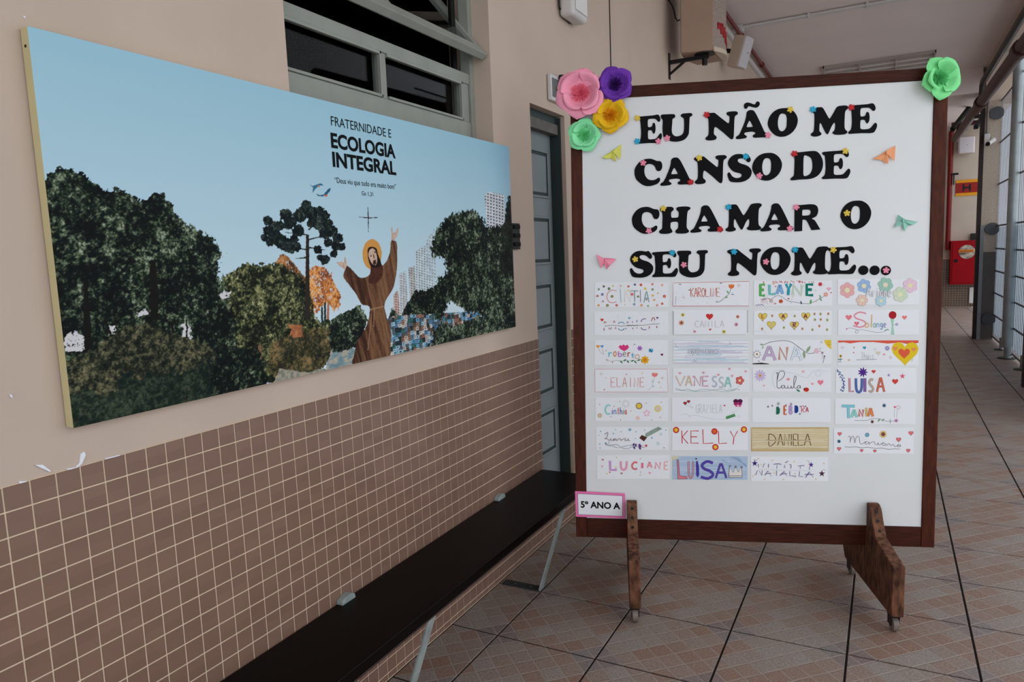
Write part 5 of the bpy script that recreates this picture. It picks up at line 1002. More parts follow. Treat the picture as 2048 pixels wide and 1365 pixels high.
d = Draw('H'); d.sun(1583, 180, 30, 8, (50, 90, 120), (40, 80, 110), .35).heart(1705, 198, 15, (230, 110, 130)).ring(1745, 202, 20, 5, (206, 150, 180)).line([(1700, 225), (1698, 315)], 3, GY).line([(1735, 225), (1725, 315)], 3, GY).line([(1245, 350), (1380, 350), (1430, 335), (1500, 328), (1560, 345), (1620, 360), (1700, 355), (1750, 350)], 4, (110, 110, 120), 3).sun(1448, 365, 22, 7, (110, 60, 70), (90, 50, 60), .5).flower(1720, 352, 24, 5, (206, 140, 190), (150, 80, 130), None, .1, .34).leaf(1510, 365, 50, -.9, (120, 160, 110)).leaf(1555, 360, 45, -.8, (120, 160, 120)).line([(1652, 335), (1655, 382)], 6, (90, 130, 140)); ink(r, d, 'drawing')
d = Draw('H')
for c, a, b, t0, t1, w, col in (('T', 1100, 1250, 185, 325, 26, (134, 206, 220)), ('A', 1212, 1272, 230, 315, 20, (150, 214, 206)), ('N', 1298, 1345, 225, 305, 18, (222, 120, 120)), ('I', 1370, 1392, 205, 305, 18, (216, 190, 120)), ('A', 1402, 1456, 212, 305, 22, (232, 140, 90))): d.ch(c, a, t0, b, t1, w, col, 0, (tuple(int(v*.72) for v in col), 3))
ink(r, d, 'lettering')
# row 6
r = card((1192.2, 854.9, 1337, 901.3), 'white name card with black handwriting and a brown flowerpot sprouting a fern', 'G')
d = Draw('G'); d.poly([(634, 565), (665, 530), (728, 558), (690, 606)], (84, 50, 36)); 
for k in range(12): x, y = 710+k*15, 540-k*8; d.leaf(x, y, 32, -1.5-.1*k, (40, 110, 66), .3).leaf(x, y, 30, .4, (50, 120, 70), .3)
d.line([(705, 545), (885, 445)], 4, (40, 90, 50)); d.line([(240, 640), (300, 655), (370, 640), (430, 680), (500, 690), (560, 665), (640, 670), (700, 680)], 4, (60, 60, 110), 3).line([(240, 640), (300, 640), (380, 680), (460, 665), (560, 645), (640, 650), (705, 665)], 3, (180, 60, 110), 3).line([(240, 650), (320, 670), (400, 680), (480, 655), (560, 655)], 3, (120, 190, 190), 3)
for x, y, a in ((560, 660, -1.1), (565, 662, 1.0), (630, 668, -1.2), (630, 670, .9), (600, 630, 1.9), (655, 645, 1.9)): d.leaf(x, y, 42, a, (96, 60, 130), .5)
d.star(716, 655, 22, 6, (200, 50, 70))
for x, y, q, c in ((183, 487, 7, TL), (165, 533, 6, (130, 200, 200)), (173, 636, 7, TL), (176, 682, 8, (150, 210, 206)), (358, 467, 6, (120, 190, 190)), (421, 493, 7, (120, 190, 190)), (332, 514, 8, TL), (595, 492, 8, (140, 200, 190)), (590, 572, 6, (120, 190, 190)), (698, 472, 6, TL), (783, 564, 9, (60, 150, 180)), (946, 474, 7, TL), (925, 680, 7, (60, 140, 170)), (242, 628, 10, (60, 140, 170)), (280, 618, 6, TL)): d.disk(x, y, q, c, 7)
d.ring(525, 468, 12, 7, (40, 150, 180)).ring(888, 518, 12, 5, (140, 210, 206)).ring(855, 630, 15, 5, (140, 210, 210)); ink(r, d, 'drawing')
d = Draw('G'); d.line([(232, 525), (262, 498), (268, 515), (255, 560), (228, 575), (262, 575), (285, 598), (305, 570), (308, 598), (330, 590), (352, 572), (332, 582), (345, 598), (362, 572), (372, 600), (392, 575), (410, 572), (420, 595), (445, 578), (478, 570), (465, 592), (490, 596), (512, 572), (498, 590), (528, 600)], 5, (90, 40, 50), 2); ink(r, d, 'lettering')
r = card((1344.3, 853.5, 1495.6, 901.7), 'white name card with thin red capitals and four red sun flowers', 'G')
d = Draw('G'); 
for x, y, m_ in ((1066, 472, (240, 196, 60)), (1515, 488, (226, 110, 50)), (1860, 466, (240, 200, 60)), (1526, 672, (240, 196, 60))): d.sun(x, y, 42, 12, (206, 36, 36), m_, .62)
ink(r, d, 'drawing'); d = Draw('G'); d.ch('K', 1133, 478, 1210, 630, 10, (206, 30, 40)).ch('E', 1240, 482, 1330, 626, 10, (206, 30, 40)).ch('L', 1378, 465, 1500, 630, 10, (206, 30, 40)).ch('L', 1562, 485, 1662, 630, 10, (206, 30, 40)).ch('Y', 1700, 485, 1785, 640, 10, (206, 30, 40)); ink(r, d, 'lettering')
r = card((1502.3, 855.6, 1657.9, 903), 'tan name card shaded like wood with dark lettering cut by a line', 'H', mat('tan_pencilled_card', (218, 200, 160), .8, .03, 30))
d = Draw('H'); d.stripes(80, 948, 436, 696, 26, [(214, 194, 146), (226, 212, 178), (222, 206, 164), (204, 182, 128), (230, 218, 190)], 8, (5, 12)).line([(75, 692), (78, 434), (950, 434), (944, 694), (75, 692)], 7, (196, 160, 96)); ink(r, d, 'drawing')
d = Draw('H'); d.word('DANIELA', [262, 365, 440, 510, 545, 595, 665, 760], 505, 635, 8, (90, 56, 34), gap=.1).line([(238, 578), (748, 578)], 16, (220, 204, 162)).line([(238, 568), (300, 576), (400, 574), (560, 576), (700, 574), (748, 570)], 4, (90, 56, 34), 2); ink(r, d, 'lettering')
r = card((1667.9, 856.5, 1826.6, 908.3), 'white name card with large grey handwriting bordered by small red hearts', 'H')
d = Draw('H'); 
for x, y, q in ((1077, 502, 22), (1070, 672, 22), (1327, 692, 18), (1477, 697, 18), (1748, 567, 27), (1888, 494, 26), (1857, 692, 22)): d.heart(x, y, q, (236, 120, 126), (150, 80, 80))
d.disk(1390, 514, 22, (110, 176, 200)).ring(1390, 514, 22, 4, (50, 80, 110)).disk(1070, 588, 19, (50, 100, 130)).sun(1572, 507, 46, 12, (226, 196, 130), (130, 84, 70), .62).line([(1135, 650), (1200, 655), (1260, 650), (1330, 662), (1400, 655), (1480, 668), (1560, 664), (1640, 680), (1700, 672), (1765, 678)], 4, BK, 2); ink(r, d, 'drawing')
d = Draw('H'); d.line([(1172, 540), (1190, 526), (1200, 560), (1195, 605), (1205, 560), (1225, 528), (1240, 545), (1250, 608), (1258, 560), (1280, 530), (1300, 540), (1305, 590), (1320, 618), (1350, 610), (1365, 595), (1395, 588), (1370, 600), (1372, 622), (1400, 612), (1410, 592), (1415, 622), (1440, 596), (1475, 594), (1480, 622), (1505, 625), (1515, 600), (1520, 628), (1545, 625), (1560, 605), (1590, 608), (1562, 615), (1570, 636), (1592, 630), (1600, 612), (1610, 638), (1640, 610), (1660, 640), (1685, 618), (1700, 645), (1730, 640), (1760, 622), (1735, 630), (1740, 652), (1762, 645), (1768, 625), (1772, 650)], 5, (120, 104, 116), 2); ink(r, d, 'lettering')
# row 7
r = card((1193.9, 911.6, 1339.2, 958.6), 'white name card with thick pink watercolour capitals', 'G')
d = Draw('G'); d.specks(70, 150, 980, 785, 1035, [(238, 206, 206), (232, 216, 196), (240, 190, 196)], 3, 21)
for x, y, q, c in ((207, 820, 13, (200, 120, 110)), (201, 897, 13, (240, 160, 176)), (291, 966, 11, (222, 110, 120)), (428, 980, 14, (190, 120, 100)), (757, 975, 14, (240, 160, 176)), (650, 808, 9, (236, 180, 186)), (650, 965, 7, (222, 110, 120))): d.heart(x, y, q, c)
for x, y in ((372, 795), (256, 985), (648, 1000), (362, 908)): d.disk(x, y, 9, (226, 206, 130), 7)
ink(r, d, 'drawing'); d = Draw('G')
for c, a, b, t0, t1, w, col in (('L', 292, 372, 832, 940, 30, (206, 156, 206)), ('U', 418, 488, 838, 935, 26, (236, 160, 186)), ('C', 548, 612, 850, 930, 22, (226, 120, 124)), ('I', 655, 685, 856, 920, 28, (232, 120, 150)), ('A', 728, 782, 848, 915, 18, (232, 160, 170)), ('N', 822, 882, 850, 925, 20, (236, 160, 174)), ('E', 930, 972, 845, 935, 18, (238, 184, 180))): d.ch(c, a, t0, b, t1, w, col)
ink(r, d, 'lettering')
r = card((1344.7, 913, 1495, 959.8), 'blue shaded name card with pink and violet letters and a cream crown', 'G', mat('blue_pencilled_card', (182, 200, 222), .8, .03, 30))
d = Draw('G'); d.stripes(1026, 1896, 782, 1048, 24, [(172, 194, 220), (192, 208, 228), (160, 184, 214), (206, 218, 232)], 14, (6, 13)); d.poly([(1024, 780), (1110, 780), (1080, 800), (1026, 825)], (222, 214, 170)); 
for k in range(7): d.line([(1700+k*22, 782), (1890, 880+k*8)] if k < 5 else [(1600, 790+k*6), (1680, 860)], 4, (140, 168, 206))
d.poly([(1680, 1028), (1690, 905), (1735, 970), (1762, 905), (1795, 965), (1832, 908), (1840, 1028)], (232, 226, 220)).line([(1680, 1028), (1690, 905), (1735, 970), (1762, 905), (1795, 965), (1832, 908), (1840, 1028), (1680, 1028)], 6, (70, 50, 60)).line([(1682, 1008), (1840, 1008)], 6, (70, 50, 60)); 
for x, y in ((1695, 895), (1762, 903), (1832, 906)): d.ring(x, y, 10, 5, (70, 50, 60))
ink(r, d, 'drawing'); d = Draw('G')
d.poly([(1078, 820), (1092, 816), (1108, 1005), (1195, 1020), (1200, 1042), (1088, 1048)], (232, 126, 142)).line([(1078, 820), (1092, 816), (1108, 1005), (1195, 1020), (1200, 1042), (1088, 1048), (1078, 820)], 5, (60, 30, 50))
d.ch('U', 1212, 838, 1265, 1030, 12, (236, 160, 170), 0, ((60, 30, 50), 4)).poly([(1298, 840), (1318, 832), (1334, 900), (1336, 1000), (1318, 1030), (1300, 1000)], (70, 60, 160)).disk(1300, 808, 9, (40, 30, 60)).ch('S', 1355, 840, 1505, 1040, 24, (90, 70, 176), 0, ((50, 34, 80), 4)).ch('A', 1530, 865, 1655, 1035, 16, (96, 76, 180), 0, ((50, 34, 80), 4)); ink(r, d, 'lettering')
r = card((1502, 914.5, 1656, 963.7), 'white name card with purple split lettering and three dark butterflies', 'H')
d = Draw('H'); d.star(110, 838, 38, 5, (60, 36, 120)).line([(95, 800), (110, 790), (120, 812)], 3, BK).line([(120, 812), (140, 795)], 3, BK).star(752, 855, 34, 5, (90, 50, 140)).line([(700, 810), (720, 806), (735, 840)], 3, BK).star(875, 955, 40, 5, (100, 50, 60)).disk(875, 955, 12, BK).line([(880, 920), (900, 908), (918, 922)], 3, (150, 120, 60))
for x, y in ((152, 782), (312, 806), (560, 818), (183, 852), (897, 840), (90, 985), (223, 1022), (438, 1022), (806, 1020), (330, 945), (570, 955)): d.plus(x, y, 12, (232, 206, 140), 5)
d.line([(140, 905), (300, 912), (480, 918), (640, 920), (760, 928)], 2, LG); ink(r, d, 'drawing')
d = Draw('H'); PP = (86, 50, 130)
d.line([(108, 965), (125, 968), (142, 920)], 6, PP).line([(160, 918), (190, 975)], 3, PP).line([(192, 975), (196, 918)], 6, PP).line([(150, 845), (155, 885)], 6, PP).line([(205, 885), (215, 850), (228, 840)], 5, PP).line([(268, 845), (266, 888)], 6, PP).line([(225, 975), (262, 925)], 7, PP).line([(232, 958), (300, 952)], 6, PP).line([(262, 925), (300, 985)], 3, PP)
d.line([(326, 850), (370, 842), (415, 850)], 7, PP).line([(366, 848), (362, 900)], 5, PP).line([(360, 920), (358, 978)], 6, PP).line([(445, 890), (452, 855), (458, 890)], 5, PP).line([(458, 832), (492, 812)], 7, PP).line([(398, 978), (448, 930)], 8, PP).line([(412, 960), (480, 955)], 6, PP).line([(448, 930), (478, 988)], 3, PP)
d.line([(505, 855), (522, 850), (526, 870), (520, 900)], 6, PP).line([(512, 925), (508, 978), (545, 980), (575, 992), (582, 975)], 6, PP).line([(605, 870), (640, 865), (678, 862)], 6, PP).line([(632, 868), (628, 902)], 4, PP).line([(622, 930), (615, 985), (660, 990)], 6, PP).line([(732, 880), (736, 912)], 5, PP).line([(690, 1000), (732, 935)], 8, PP).line([(680, 965), (780, 965)], 7, PP).line([(732, 935), (778, 1000)], 3, PP); ink(r, d, 'lettering')
# ================================================================== BENCH
BZ = .386; BXW = .288
bn = thing('bench', 'long dark lacquered wooden bench fixed along the tiled wall on grey steel legs', 'bench', (.17, 1.6, 0))
part('seat', MB().box(.006, BXW, -.6, 3.075, BZ-.034, BZ), M_bench, bn, bev=.004)
part('front_lip', MB().box(BXW-.022, BXW+.001, -.6, 3.075, BZ-.040, BZ-.0335), M_benchedge, bn, bev=.003, label='dark reddish front edge')
part('underside_batten', MB().box(.19, .262, 2.50, 2.92, BZ-.062, BZ-.040), mat('dusty_batten', (70, 68, 64), .95, .35, 60, bump=.4), bn)
for y in (2.62, 1.605, .6):
    lg = part('leg', MB().add([Vector(p) for p in [(.285, y+.071, BZ-.04), (.285, y+.109, BZ-.04), (.205, y+.019, 0), (.205, y-.019, 0), (.279, y+.071, BZ-.04), (.279, y+.109, BZ-.04), (.199, y+.019, .004), (.199, y-.019, .004)]],
         [(0, 1, 2, 3), (7, 6, 5, 4), (0, 3, 7, 4), (1, 5, 6, 2), (0, 4, 5, 1), (3, 2, 6, 7)]), M_steel, bn)
    part('foot_plate', MB().box(.02, .205, y-.022, y+.022, 0, .005), M_rust, lg, bev=.001)
    for x in (.075, .15): part('bolt', MB().tube([(x, y, .004), (x, y, .011)], .009, 8), M_rust, lg)
    part('top_strap', MB().box(.01, .283, y+.071, y+.109, BZ-.0405, BZ-.0345), M_steel, lg)
for px_, py_ in ((683, 1198), (992, 994)):
    w = PX(px_, py_, 0); y = w.y
    part('wall_bracket', MB().prism([(y-.03, BZ-.004), (y+.034, BZ-.004), (y+.03, BZ+.014), (y+.012, BZ+.022), (y-.012, BZ+.018), (y-.028, BZ+.01)], lambda a, b, c: Vector((c, a, b)), .0048, .030), M_steel, bn, bev=.002, label='grey bracket end standing above the seat against the tiles')

# ================================================================== THINGS ON THE WALL
M_beige = mat('speaker_beige', (158, 130, 112), .55, .05, 4)
M_beigel = mat('speaker_trim_beige', (196, 180, 160), .5, .04, 6)
M_offw = mat('offwhite_plastic', (206, 202, 200), .5, .03, 6)
# emergency light
el = thing('emergency_light', 'white plastic emergency light on the wall above the pink flower', 'light', (0, 3.58, 2.62))
part('housing', MB().box(.005, .085, 3.46, 3.66, 2.635, 2.98), M_offw, el, bev=.022, seg=4)
part('diffuser', MB().box(.085, .092, 3.485, 3.635, 2.665, 2.95), mat('frosted_diffuser', (222, 220, 218), .35, .02, 8), el, bev=.006, seg=3)
part('lamp_slot', MB().box(.0921, .0935, 3.52, 3.60, 2.775, 2.782), M_dark, el)
part('cable', MB().tube([(.006, 3.44, 3.2), (.01, 3.435, 2.82), (.012, 3.45, 2.68), (.008, 3.52, 2.645), (.006, 3.60, 2.64)], .004, 8), M_black, el)
# access control box
ac = thing('wall_switch_box', 'white framed wall switch box partly behind the pink flower', 'switch', (0, 3.34, 2.2))
part('back_box', MB().box(.003, .022, 3.296, 3.42, 2.20, 2.325), M_offw, ac, bev=.003)
part('grey_face', MB().box(.022, .0245, 3.312, 3.405, 2.218, 2.308), mat('grey_plastic', (108, 110, 112), .4, .05, 8), ac)
part('knob', MB().tube([(.0245, 3.352, 2.262), (.034, 3.352, 2.262)], .008, 12), mat('brass_knob', (150, 128, 100), .4, .05, 8), ac)
part('dark_unit', MB().box(.023, .05, 3.385, 3.46, 2.235, 2.335), mat('dark_teal_plastic', (24, 36, 40), .35, .05, 8), ac, bev=.006)
# black clasp right of the banner
cl = thing('wall_clasp', 'small black metal clasp on the wall at the right edge of the banner', 'clasp', (0, 2.89, 1.47))
cy0, cy1 = PX(1028, 470, .02).y, PX(1040, 470, .012).y; cz0, cz1 = PX(1038, 499, .012).z, PX(1034, 447, .012).z
part('plate', MB().box(.0015, .012, cy0, cy1, cz0, cz1), M_black, cl, bev=.001)
for k in range(3): part('lug', MB().box(.012, .019, cy0+.012, cy1-.008, cz0+.014+k*(cz1-cz0)/3, cz0+.014+k*(cz1-cz0)/3+.018), M_dark, cl, bev=.001)
# big loudspeaker on its bracket
br = thing('speaker_bracket', 'black triangular steel bracket holding the beige loudspeaker', 'bracket', (0, 5.55, 2.74))
part('wall_plate', MB().box(.001, .008, 5.53, 5.57, 2.735, 2.925), M_black, br)
part('arm', MB().box(.008, .30, 5.537, 5.563, 2.845, 2.872), M_black, br)
part('brace', MB().fbox(lambda a, b, c: Vector((.008, 5.55, 2.765))+Vector((.125, 0, .085))*a+Vector((0, 1, 0))*b+Vector((-.4, 0, .6))*c, 0, 1, -.009, .009, 0, .02), M_black, br)
part('pivot_disc', MB().tube([(.27, 5.55, 2.873), (.27, 5.55, 2.880)], .075, 24).tube([(.27, 5.55, 2.80), (.27, 5.55, 2.846)], .02, 16), M_black, br)
sp = thing('loudspeaker', 'large beige wall loudspeaker with perforated curved front above the board', 'speaker', (.25, 5.6, 2.88))
spf = lambda a, b, c: Vector((a, b, 2.882+c))
body = [(.122, 5.42), (.100, 5.56), (.105, 5.72), (.14, 5.86), (.345, 5.852), (.345, 5.508)]
part('cabinet', MB().prism(body, spf, 0, .80), M_beige, sp, bev=.012, seg=3)
arc = [(.352+.05*math.sin(t*math.pi/10), 5.508+.345*t/10) for t in range(11)]
part('front_baffle', MB().prism([(.343, 5.506)]+arc+[(.343, 5.855)], spf, -.004, .028), M_beigel, sp)
part('grille', MB().prism([(.343, 5.512)]+[(a-.004, b) for a, b in arc[1:-1]]+[(.343, 5.848)], spf, .028, .80), mat('perforated_grille', (96, 78, 72), .6, .7, 260, rgb2=(190, 172, 160)), sp)
lg = MB()
for (a0, a1, z0, z1) in ((1, 2, .16, .175), (1.4, 2, .13, .165), (2.4, 3, .10, .155), (3.2, 4, .08, .13), (4.2, 4.8, .05, .11), (5, 6, .035, .07)):
    p0 = arc[int(a0)]; p1 = arc[min(10, int(a1)+1)]
    lg.add([spf(p0[0]+.003, p0[1], .03+z0), spf(p1[0]+.003, p1[1], .03+z0), spf(p1[0]+.003, p1[1], .03+z1), spf(p0[0]+.003, p0[1], .03+z1), spf(p0[0]-.003, p0[1], .03+z0), spf(p1[0]-.003, p1[1], .03+z0), spf(p1[0]-.003, p1[1], .03+z1), spf(p0[0]-.003, p0[1], .03+z1)],
           [(0, 1, 2, 3), (7, 6, 5, 4), (0, 4, 5, 1), (2, 6, 7, 3), (0, 3, 7, 4), (1, 5, 6, 2)])
part('red_emblem', lg, mat('emblem_red', (150, 24, 30), .5, .3, 60), sp)
tag(part('speaker_cable', MB().tube([PY(1335, -18, 5.5), PY(1337, 0, 5.5), PY(1344, 10, 5.5), PY(1348, 22, 5.5), PY(1351, 36, 5.5), PY(1355, 42, 5.5), PY(1361, 39, 5.5), PY(1366, 34, 5.53)], .006, 8), M_black, None, loc=(.01, 5.5, 3.1), smooth=True), 'black cable hanging between the wall and the beige loudspeaker', 'cable')
# smaller white speaker
def small_speaker(c, yaw, w, d_, h, label, name='wall_speaker', pitch=0):
    R3 = Matrix.Rotation(yaw, 3, 'Z') @ Matrix.Rotation(pitch, 3, 'Y')
    fn = lambda a, b, z: Vector(c)+R3 @ Vector((a, b, z))
    s_ = thing(name, label, 'speaker', c)
    part('cabinet', MB().prism([(-d_*.5, -w*.36), (-d_*.5, w*.36), (d_*.32, w*.5), (d_*.32, -w*.5)], fn, -h/2, h/2), M_beigel, s_, bev=.008)
    part('front_grille', MB().prism([(d_*.32, -w*.5), (d_*.32, w*.5), (d_*.46, w*.42), (d_*.52, 0), (d_*.46, -w*.42)], fn, -h/2+.004, h/2-.004), mat('white_speaker_front', (196, 190, 194), .5, .03, 200), s_, bev=.01, seg=3)
    part('badge', MB().fbox(fn, d_*.50, d_*.525, -.006, .006, -.006, .006), M_dark, s_)
    part('mount', MB().fbox(fn, -d_*.5-.08, -d_*.5, -.015, .015, -.02, .02), M_black, s_)
small_speaker((.185, 7.5, 3.345), math.radians(-12), .20, .15, .29, 'small white wall speaker to the right of the big beige one, under the red pipe', pitch=math.radians(17))
small_speaker((2.89, 17.62, 3.34), math.radians(-84), .30, .22, .33, 'small white speaker high on the far end wall')
# red pipe and white trunking along the top of the wall
zt = 3.72
rp = tag(part('ceiling_pipe', MB().tube([(.055, 2, zt), (.055, 17.7, zt)], .021, 14), M_red, None, loc=(.05, 9, zt), smooth=True), 'red pipe along the corner of left wall and ceiling', 'pipe')
for y in (8.35, 9.75, 11.2): part('pipe_collar', MB().tube([(.055, y-.03, zt), (.055, y+.03, zt)], .03, 14), M_red, rp)
tag(part('wall_trunking', MB().box(.001, .035, 4.3, 17.7, 3.60, 3.645), M_offw, None, loc=(.02, 9, 3.6), bev=.003), 'white cable trunking just under the red pipe on the left wall', 'trunking')
# ceiling conduit
cj = PZ(1475, 57, CEIL-.02)
cb = thing('ceiling_conduit', 'pair of pale conduits crossing the ceiling from a square junction box', 'conduit', (cj.x, cj.y, CEIL-.05))
part('junction_box', MB().box(cj.x-.06, cj.x+.06, cj.y-.07, cj.y+.07, CEIL-.05, CEIL-.001), M_offw, cb, bev=.004)
for dy in (-.025, .03): part('tube', MB().tube([(cj.x+.06, cj.y+dy, CEIL-.02), (2.62, cj.y+dy, CEIL-.02)], .014, 10), M_offw, cb, smooth=True)
for x in (.75, 1.28, 1.85, 2.4): part('clip', MB().box(x-.012, x+.012, cj.y-.05, cj.y+.055, CEIL-.04, CEIL-.001), M_offw, cb, bev=.003)
# ceiling luminaire with louvre
lu = thing('ceiling_luminaire', 'long unlit louvred luminaire on the ceiling behind the top of the board', 'light', (1.35, 11.0, CEIL-.05))
x0, x1 = .70, 1.99; y0, y1 = 10.55, 11.5; zb = CEIL-.035
M_lum = mat('luminaire_white', (176, 166, 160), .5, .03, 8)
part('housing', MB().box(x0, x1, y0, y0+.012, zb, CEIL-.001).box(x0, x1, y1-.015, y1, zb, CEIL-.001).box(x0, x0+.015, y0, y1, zb, CEIL-.001).box(x1-.015, x1, y0, y1, zb, CEIL-.001), M_lum, lu)
for k in range(4): part('cross_bar', MB().box(x0+k*(x1-x0-.02)/3, x0+k*(x1-x0-.02)/3+.018, y0-.01, y1+.01, zb-.018, zb-.002), M_lum, lu)
for k in range(3): part('tube_lamp', MB().tube([(x0+.02, y0+.25+k*.25, zb+.012), (x1-.02, y0+.25+k*.25, zb+.012)], .014, 10), mat('unlit_tube', (214, 208, 204), .3, .02, 8), lu, smooth=True)
for k in range(3): part('reflector', MB().box(x0+.02, x1-.02, y0+.13+k*.25, y0+.14+k*.25, zb, zb+.03), M_lum, lu)
# pipes on the right
tag(part('drain_pipe', MB().tube([(2.60, 4, 3.52), (2.60, 11.75, 3.54), (2.60, 11.86, 3.50), (2.60, 11.9, 3.30)], .035, 14), mat('dark_grey_pipe', (52, 48, 48), .5, .1, 8), None, loc=(2.6, 8, 3.5), smooth=True), 'dark grey pipe under the edge beam, bending down before the column', 'pipe')
p = [PX(2048, 90, 2.5), PX(1990, 168, 2.51), PX(1940, 236, 2.53), PX(1910, 278, 2.55)]
d0 = (p[0]-p[1]).normalized()
rp2 = tag(part('fire_pipe', MB().tube([p[0]+d0*3, p[0], p[1], p[2], p[3]], .062, 16), M_redbr, None, loc=p[1], smooth=True), 'thick red brown pipe slanting across the open side towards the end wall', 'pipe')
for t in (PX(2042, 98, 2.5), PX(1962, 205, 2.515), PX(1924, 256, 2.54)): part('pipe_collar', MB().tube([t-d0*.09, t+d0*.09], .078, 16), M_redbr, rp2, smooth=True)
part('hanger', MB().box(2.53, 2.62, 11.9, 11.96, 3.08, 3.13), M_black, rp2)
# ================================================================== FAR END OF THE CORRIDOR
tag(part('riser_pipe', MB().tube([(2.635, 17.68, 3.66), (2.635, 17.68, 1.30), (2.64, 17.70, 1.22)], .048, 14), M_red, None, loc=(2.64, 17.7, 2), smooth=True), 'bright red vertical pipe beside the fire cabinet', 'pipe')
tag(part('cross_pipe', MB().tube([(2.60, 17.2, 3.725), (3.34, 17.2, 3.725)], .04, 12), M_redbr, None, loc=(3, 17.2, 3.6), smooth=True), 'thin red pipe crossing high at the far end', 'pipe')
for i, x in enumerate((2.42, 2.75)):
    tag(part('roof_strut', MB().fbox(lambda a, b, c: Vector((x, 14.2, 3.25))+Vector((.32, 1.2, .5))*a+Vector((1, 0, 0))*b+Vector((0, 0, 1))*c, 0, 1.04, -.03, .03, -.03, .03), M_dark, None, loc=(x, 14, 3.3)), ['dark slanting strut under the far ceiling, left one', 'dark slanting strut under the far ceiling, right one'][i], 'strut')
H0, H1 = PY(1911, 392, 17.78), PY(1911, 362, 17.78); hx0, hx1 = H0.x, 3.17
hs = thing('hydrant_sign', 'red wall sign with yellow bands and a black letter H', 'sign', (hx0, 17.79, H0.z))
za, zb_ = H0.z, H1.z
part('red_field', MB().box(hx0, hx1, 17.785, 17.7975, za+.05, zb_-.05), mat('sign_red', (150, 24, 22), .6, .1, 10), hs)
part('yellow_band', MB().box(hx0, hx1, 17.784, 17.7975, zb_-.05, zb_+.01), mat('sign_yellow', (222, 150, 20), .6, .05, 10), hs)
part('yellow_band', MB().box(hx0, hx1, 17.784, 17.7975, za-.01, za+.05), mat('sign_yellow', (222, 150, 20)), hs)
hc = PY(1933.5, 377, 17.78).x
part('letter', MB().box(hc-.075, hc-.04, 17.781, 17.786, za+.08, zb_-.08).box(hc+.04, hc+.075, 17.781, 17.786, za+.08, zb_-.08).box(hc-.05, hc+.05, 17.781, 17.786, (za+zb_)/2-.018, (za+zb_)/2+.018), M_black, hs)
fc = thing('fire_cabinet', 'red metal fire hose cabinet with a round window on the end wall', 'cabinet', (2.95, 17.7, .47))
a0, a1 = PY(1900.5, 525, 17.55), PY(1952, 569, 17.55); c0z, c1z = a1.z, PY(1925, 481.5, 17.55).z
M_cab = mat('cabinet_red', (146, 4, 18), .45, .06, 4, spec=.1)
part('body', MB().box(a0.x, a0.x+.62, 17.56, 17.797, c0z, c1z), M_cab, fc, bev=.008)
dor = part('door', MB().box(a0.x+.035, a0.x+.585, 17.548, 17.56, c0z+.04, c1z-.04), M_cab, fc, bev=.004)
wc = PY(1934, 504, 17.54)
part('round_window', MB().tube([(wc.x, 17.5475, wc.z), (wc.x, 17.54, wc.z)], .145, 28), mat('hose_behind_glass', (60, 52, 48), .2, .5, 14, rgb2=(190, 176, 160)), dor)
part('orange_label', MB().box(wc.x-.15, wc.x+.12, 17.535, 17.5398, wc.z-.01, wc.z+.045), mat('label_orange', (216, 120, 30), .6, .1, 30), dor)
v, f = text2d('INCÊNDIO', .03)
part('lettering', MB().add([(wc.x-.135+.24*x, 17.5345, wc.z+.0+.033*y) for x, y in v], f), M_redbr, dor)
part('latch', MB().tube([(a0.x+.10, 17.548, PY(1908, 522, 17.55).z), (a0.x+.10, 17.535, PY(1908, 522, 17.55).z)], .035, 14), M_dark, dor)
wbx = PY(1938, 607, 17.74)
tag(part('wall_cover', MB().box(wbx.x, wbx.x+.26, 17.75, 17.797, wbx.z, PY(1938, 575, 17.74).z), M_offw, None, loc=(wbx.x, 17.8, wbx.z), bev=.004), 'white cover plate on the tiles below the fire cabinet', 'plate')
tag(part('alarm_box', MB().box(3.05, 3.2, 17.7, 17.797, c1z+.01, c1z+.14), M_black, None, loc=(3.1, 17.75, c1z)), 'small black box on top of the fire cabinet', 'box')
tag(part('pipe_valve', MB().box(2.66, 2.78, 17.6, 17.66, 2.76, 2.80).box(2.69, 2.71, 17.6, 17.66, 2.56, 2.78), M_black, None, loc=(2.7, 17.6, 2.7)), 'small black valve on the red riser pipe', 'valve')
# conduit and box on the column, security camera
ctop = 3.30
tag(part('column_conduit', MB().tube([(2.69, 11.965, 3.45), (2.685, 11.965, 2.86)], .014, 12), mat('conduit_grey', (120, 112, 108), .5, .05, 8), None, loc=(2.69, 11.96, 3), smooth=True), 'grey vertical conduit on the rendered column', 'conduit')
tag(part('column_junction_box', MB().box(2.655, 2.72, 11.93, 11.985, 2.72, 2.86), M_offw, None, loc=(2.69, 11.95, 2.8), bev=.006), 'white junction box at the end of the column conduit', 'box')
k0 = PY(1978, 285, 11.8)
sc_ = thing('security_camera', 'white bullet security camera on the rendered column', 'camera', (k0.x, 11.9, k0.z))
a = PY(1987, 280, 11.95); b = PY(1976, 288, 11.72)
part('base', MB().tube([(a.x, 11.998, a.z), (a.x, 11.95, a.z)], .036, 16), M_offw, sc_, smooth=True)
dd_ = (b-a).normalized()
part('barrel', MB().tube([a, b], .029, 16), M_offw, sc_, smooth=True)
part('lens', MB().tube([b, b+dd_*.02], [.029, .025], 16), M_black, sc_)
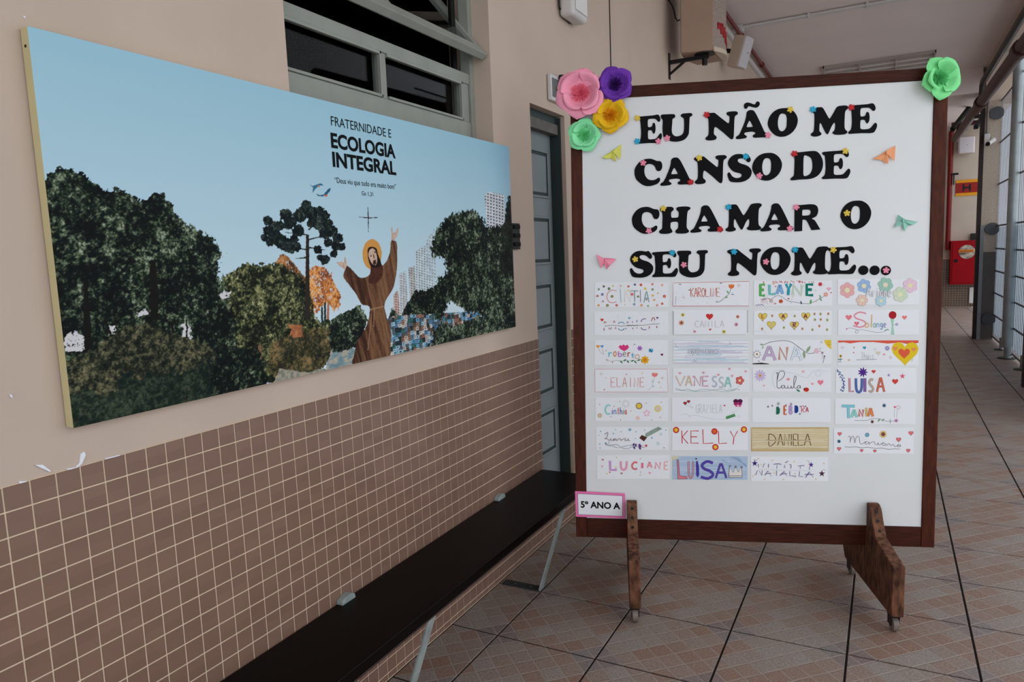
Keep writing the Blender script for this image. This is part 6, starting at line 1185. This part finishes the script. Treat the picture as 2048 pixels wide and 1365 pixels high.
# ================================================================== GRILLE FENCE
FXP = 2.862
M_sheet = mat('pale_blue_sheet', (190, 206, 216), .6, .06, 3)
_nt = M_sheet.node_tree; _tr = _nt.nodes.new('ShaderNodeBsdfTranslucent'); _tr.inputs[0].default_value = (.52, .60, .66, 1); _mx = _nt.nodes.new('ShaderNodeMixShader'); _mx.inputs[0].default_value = .6
_nt.links.new(_nt.nodes['Principled BSDF'].outputs[0], _mx.inputs[1]); _nt.links.new(_tr.outputs[0], _mx.inputs[2]); _nt.links.new(_mx.outputs[0], _nt.nodes['Material Output'].inputs[0])
fe = thing('grille_fence', 'tall grey metal grille fence with vertical bars along the open side', 'fence', (FXP, 9, 0))
YA, YB = 6.6, 12.12
bars = MB(); y = YB-.02
while y > YA: bars.box(FXP-.003, FXP+.003, y-.003, y+.003, .05, 3.3); y -= .115
o = part('vertical_bars', bars, mat('grille_bar_grey', (140, 138, 142), .5, .08, 8), fe); o['kind'] = 'stuff'
part('edge_bar', MB().box(FXP-.014, FXP+.014, YB-.014, YB+.014, .04, 3.32), M_galv, fe)
for z in (.045, .355, .665, .975, 1.285, 1.6, 2.17, 2.735, 3.3):
    part('rail', MB().tube([(FXP-.012, YA, z), (FXP-.012, YB, z)], .011, 8), mat('rail_dark', (84, 82, 86), .5, .1, 8), fe)
sh = MB(); y = YB-.04; n_ = 0
vs = []; fs = []
while y > YA: vs += [(FXP+.014+.006*(n_ % 2), y, .07), (FXP+.014+.006*(n_ % 2), y, 1.58)]; y -= .019; n_ += 1
fs = [(2*i, 2*i+2, 2*i+3, 2*i+1) for i in range(n_-1)]; sh.add(vs, fs)
o = part('pale_sheet', sh, M_sheet, fe, label='pale blue grey corrugated sheet behind the lower bars')
for yy in (10.9, 9.28, 8.4, 6.9):
    q = part('foot_post', MB().tube([(2.83, yy, 0), (2.83, yy, .16)], .028, 14), M_galv, fe, smooth=True)
    part('base_plate', MB().tube([(2.83, yy, 0), (2.83, yy, .008)], .085, 20), M_rust, q)
mp_ = PZ(2013, 717, 0)
for i, yy in enumerate((10.13, 7.3)):
    po = thing('fence_post', ['round steel post standing in front of the grille, nearest the column', 'round steel post of the grille beyond the right frame edge'][i], 'post', (2.795, yy, 0), 'round posts of the grille')
    part('sleeve', MB().tube([(2.785, yy, .14), (2.785, yy, 3.62)], .056, 22), M_galv, po, smooth=True)
    part('inner_tube', MB().tube([(2.795, yy, 0), (2.795, yy, .16)], .04, 18), M_galv, po, smooth=True)
    part('base_plate', MB().tube([(2.795, yy, 0), (2.795, yy, .008)], .10, 22), M_rust, po)
    part('cap', MB().tube([(2.785, yy, 3.62), (2.785, yy, 3.645)], .085, 22), M_galv, po)
for i, (z, w_) in enumerate(((3.13, 'topmost'), (1.56, 'middle'), (.30, 'lowest'))):
    tag(part('fence_anchor', MB().tube([(2.795, 11.965, z), (2.795, 11.999, z)], .085, 26), mat('anchor_grey', (74, 76, 80), .5, .1, 10), None, loc=(2.84, 11.98, z)), f'{w_} round grey anchor plate fixing the grille to the column', 'plate', 'round anchor plates on the column')
dk = PZ(2046, 774, 0)
tag(part('dark_post', MB().box(dk.x-.01, dk.x+.10, dk.y-.05, dk.y+.05, 0, .62), mat('dark_plum_metal', (44, 30, 40), .5, .1, 8), None, loc=(dk.x, dk.y, 0), bev=.004), 'dark short post at the right edge of the floor', 'post')
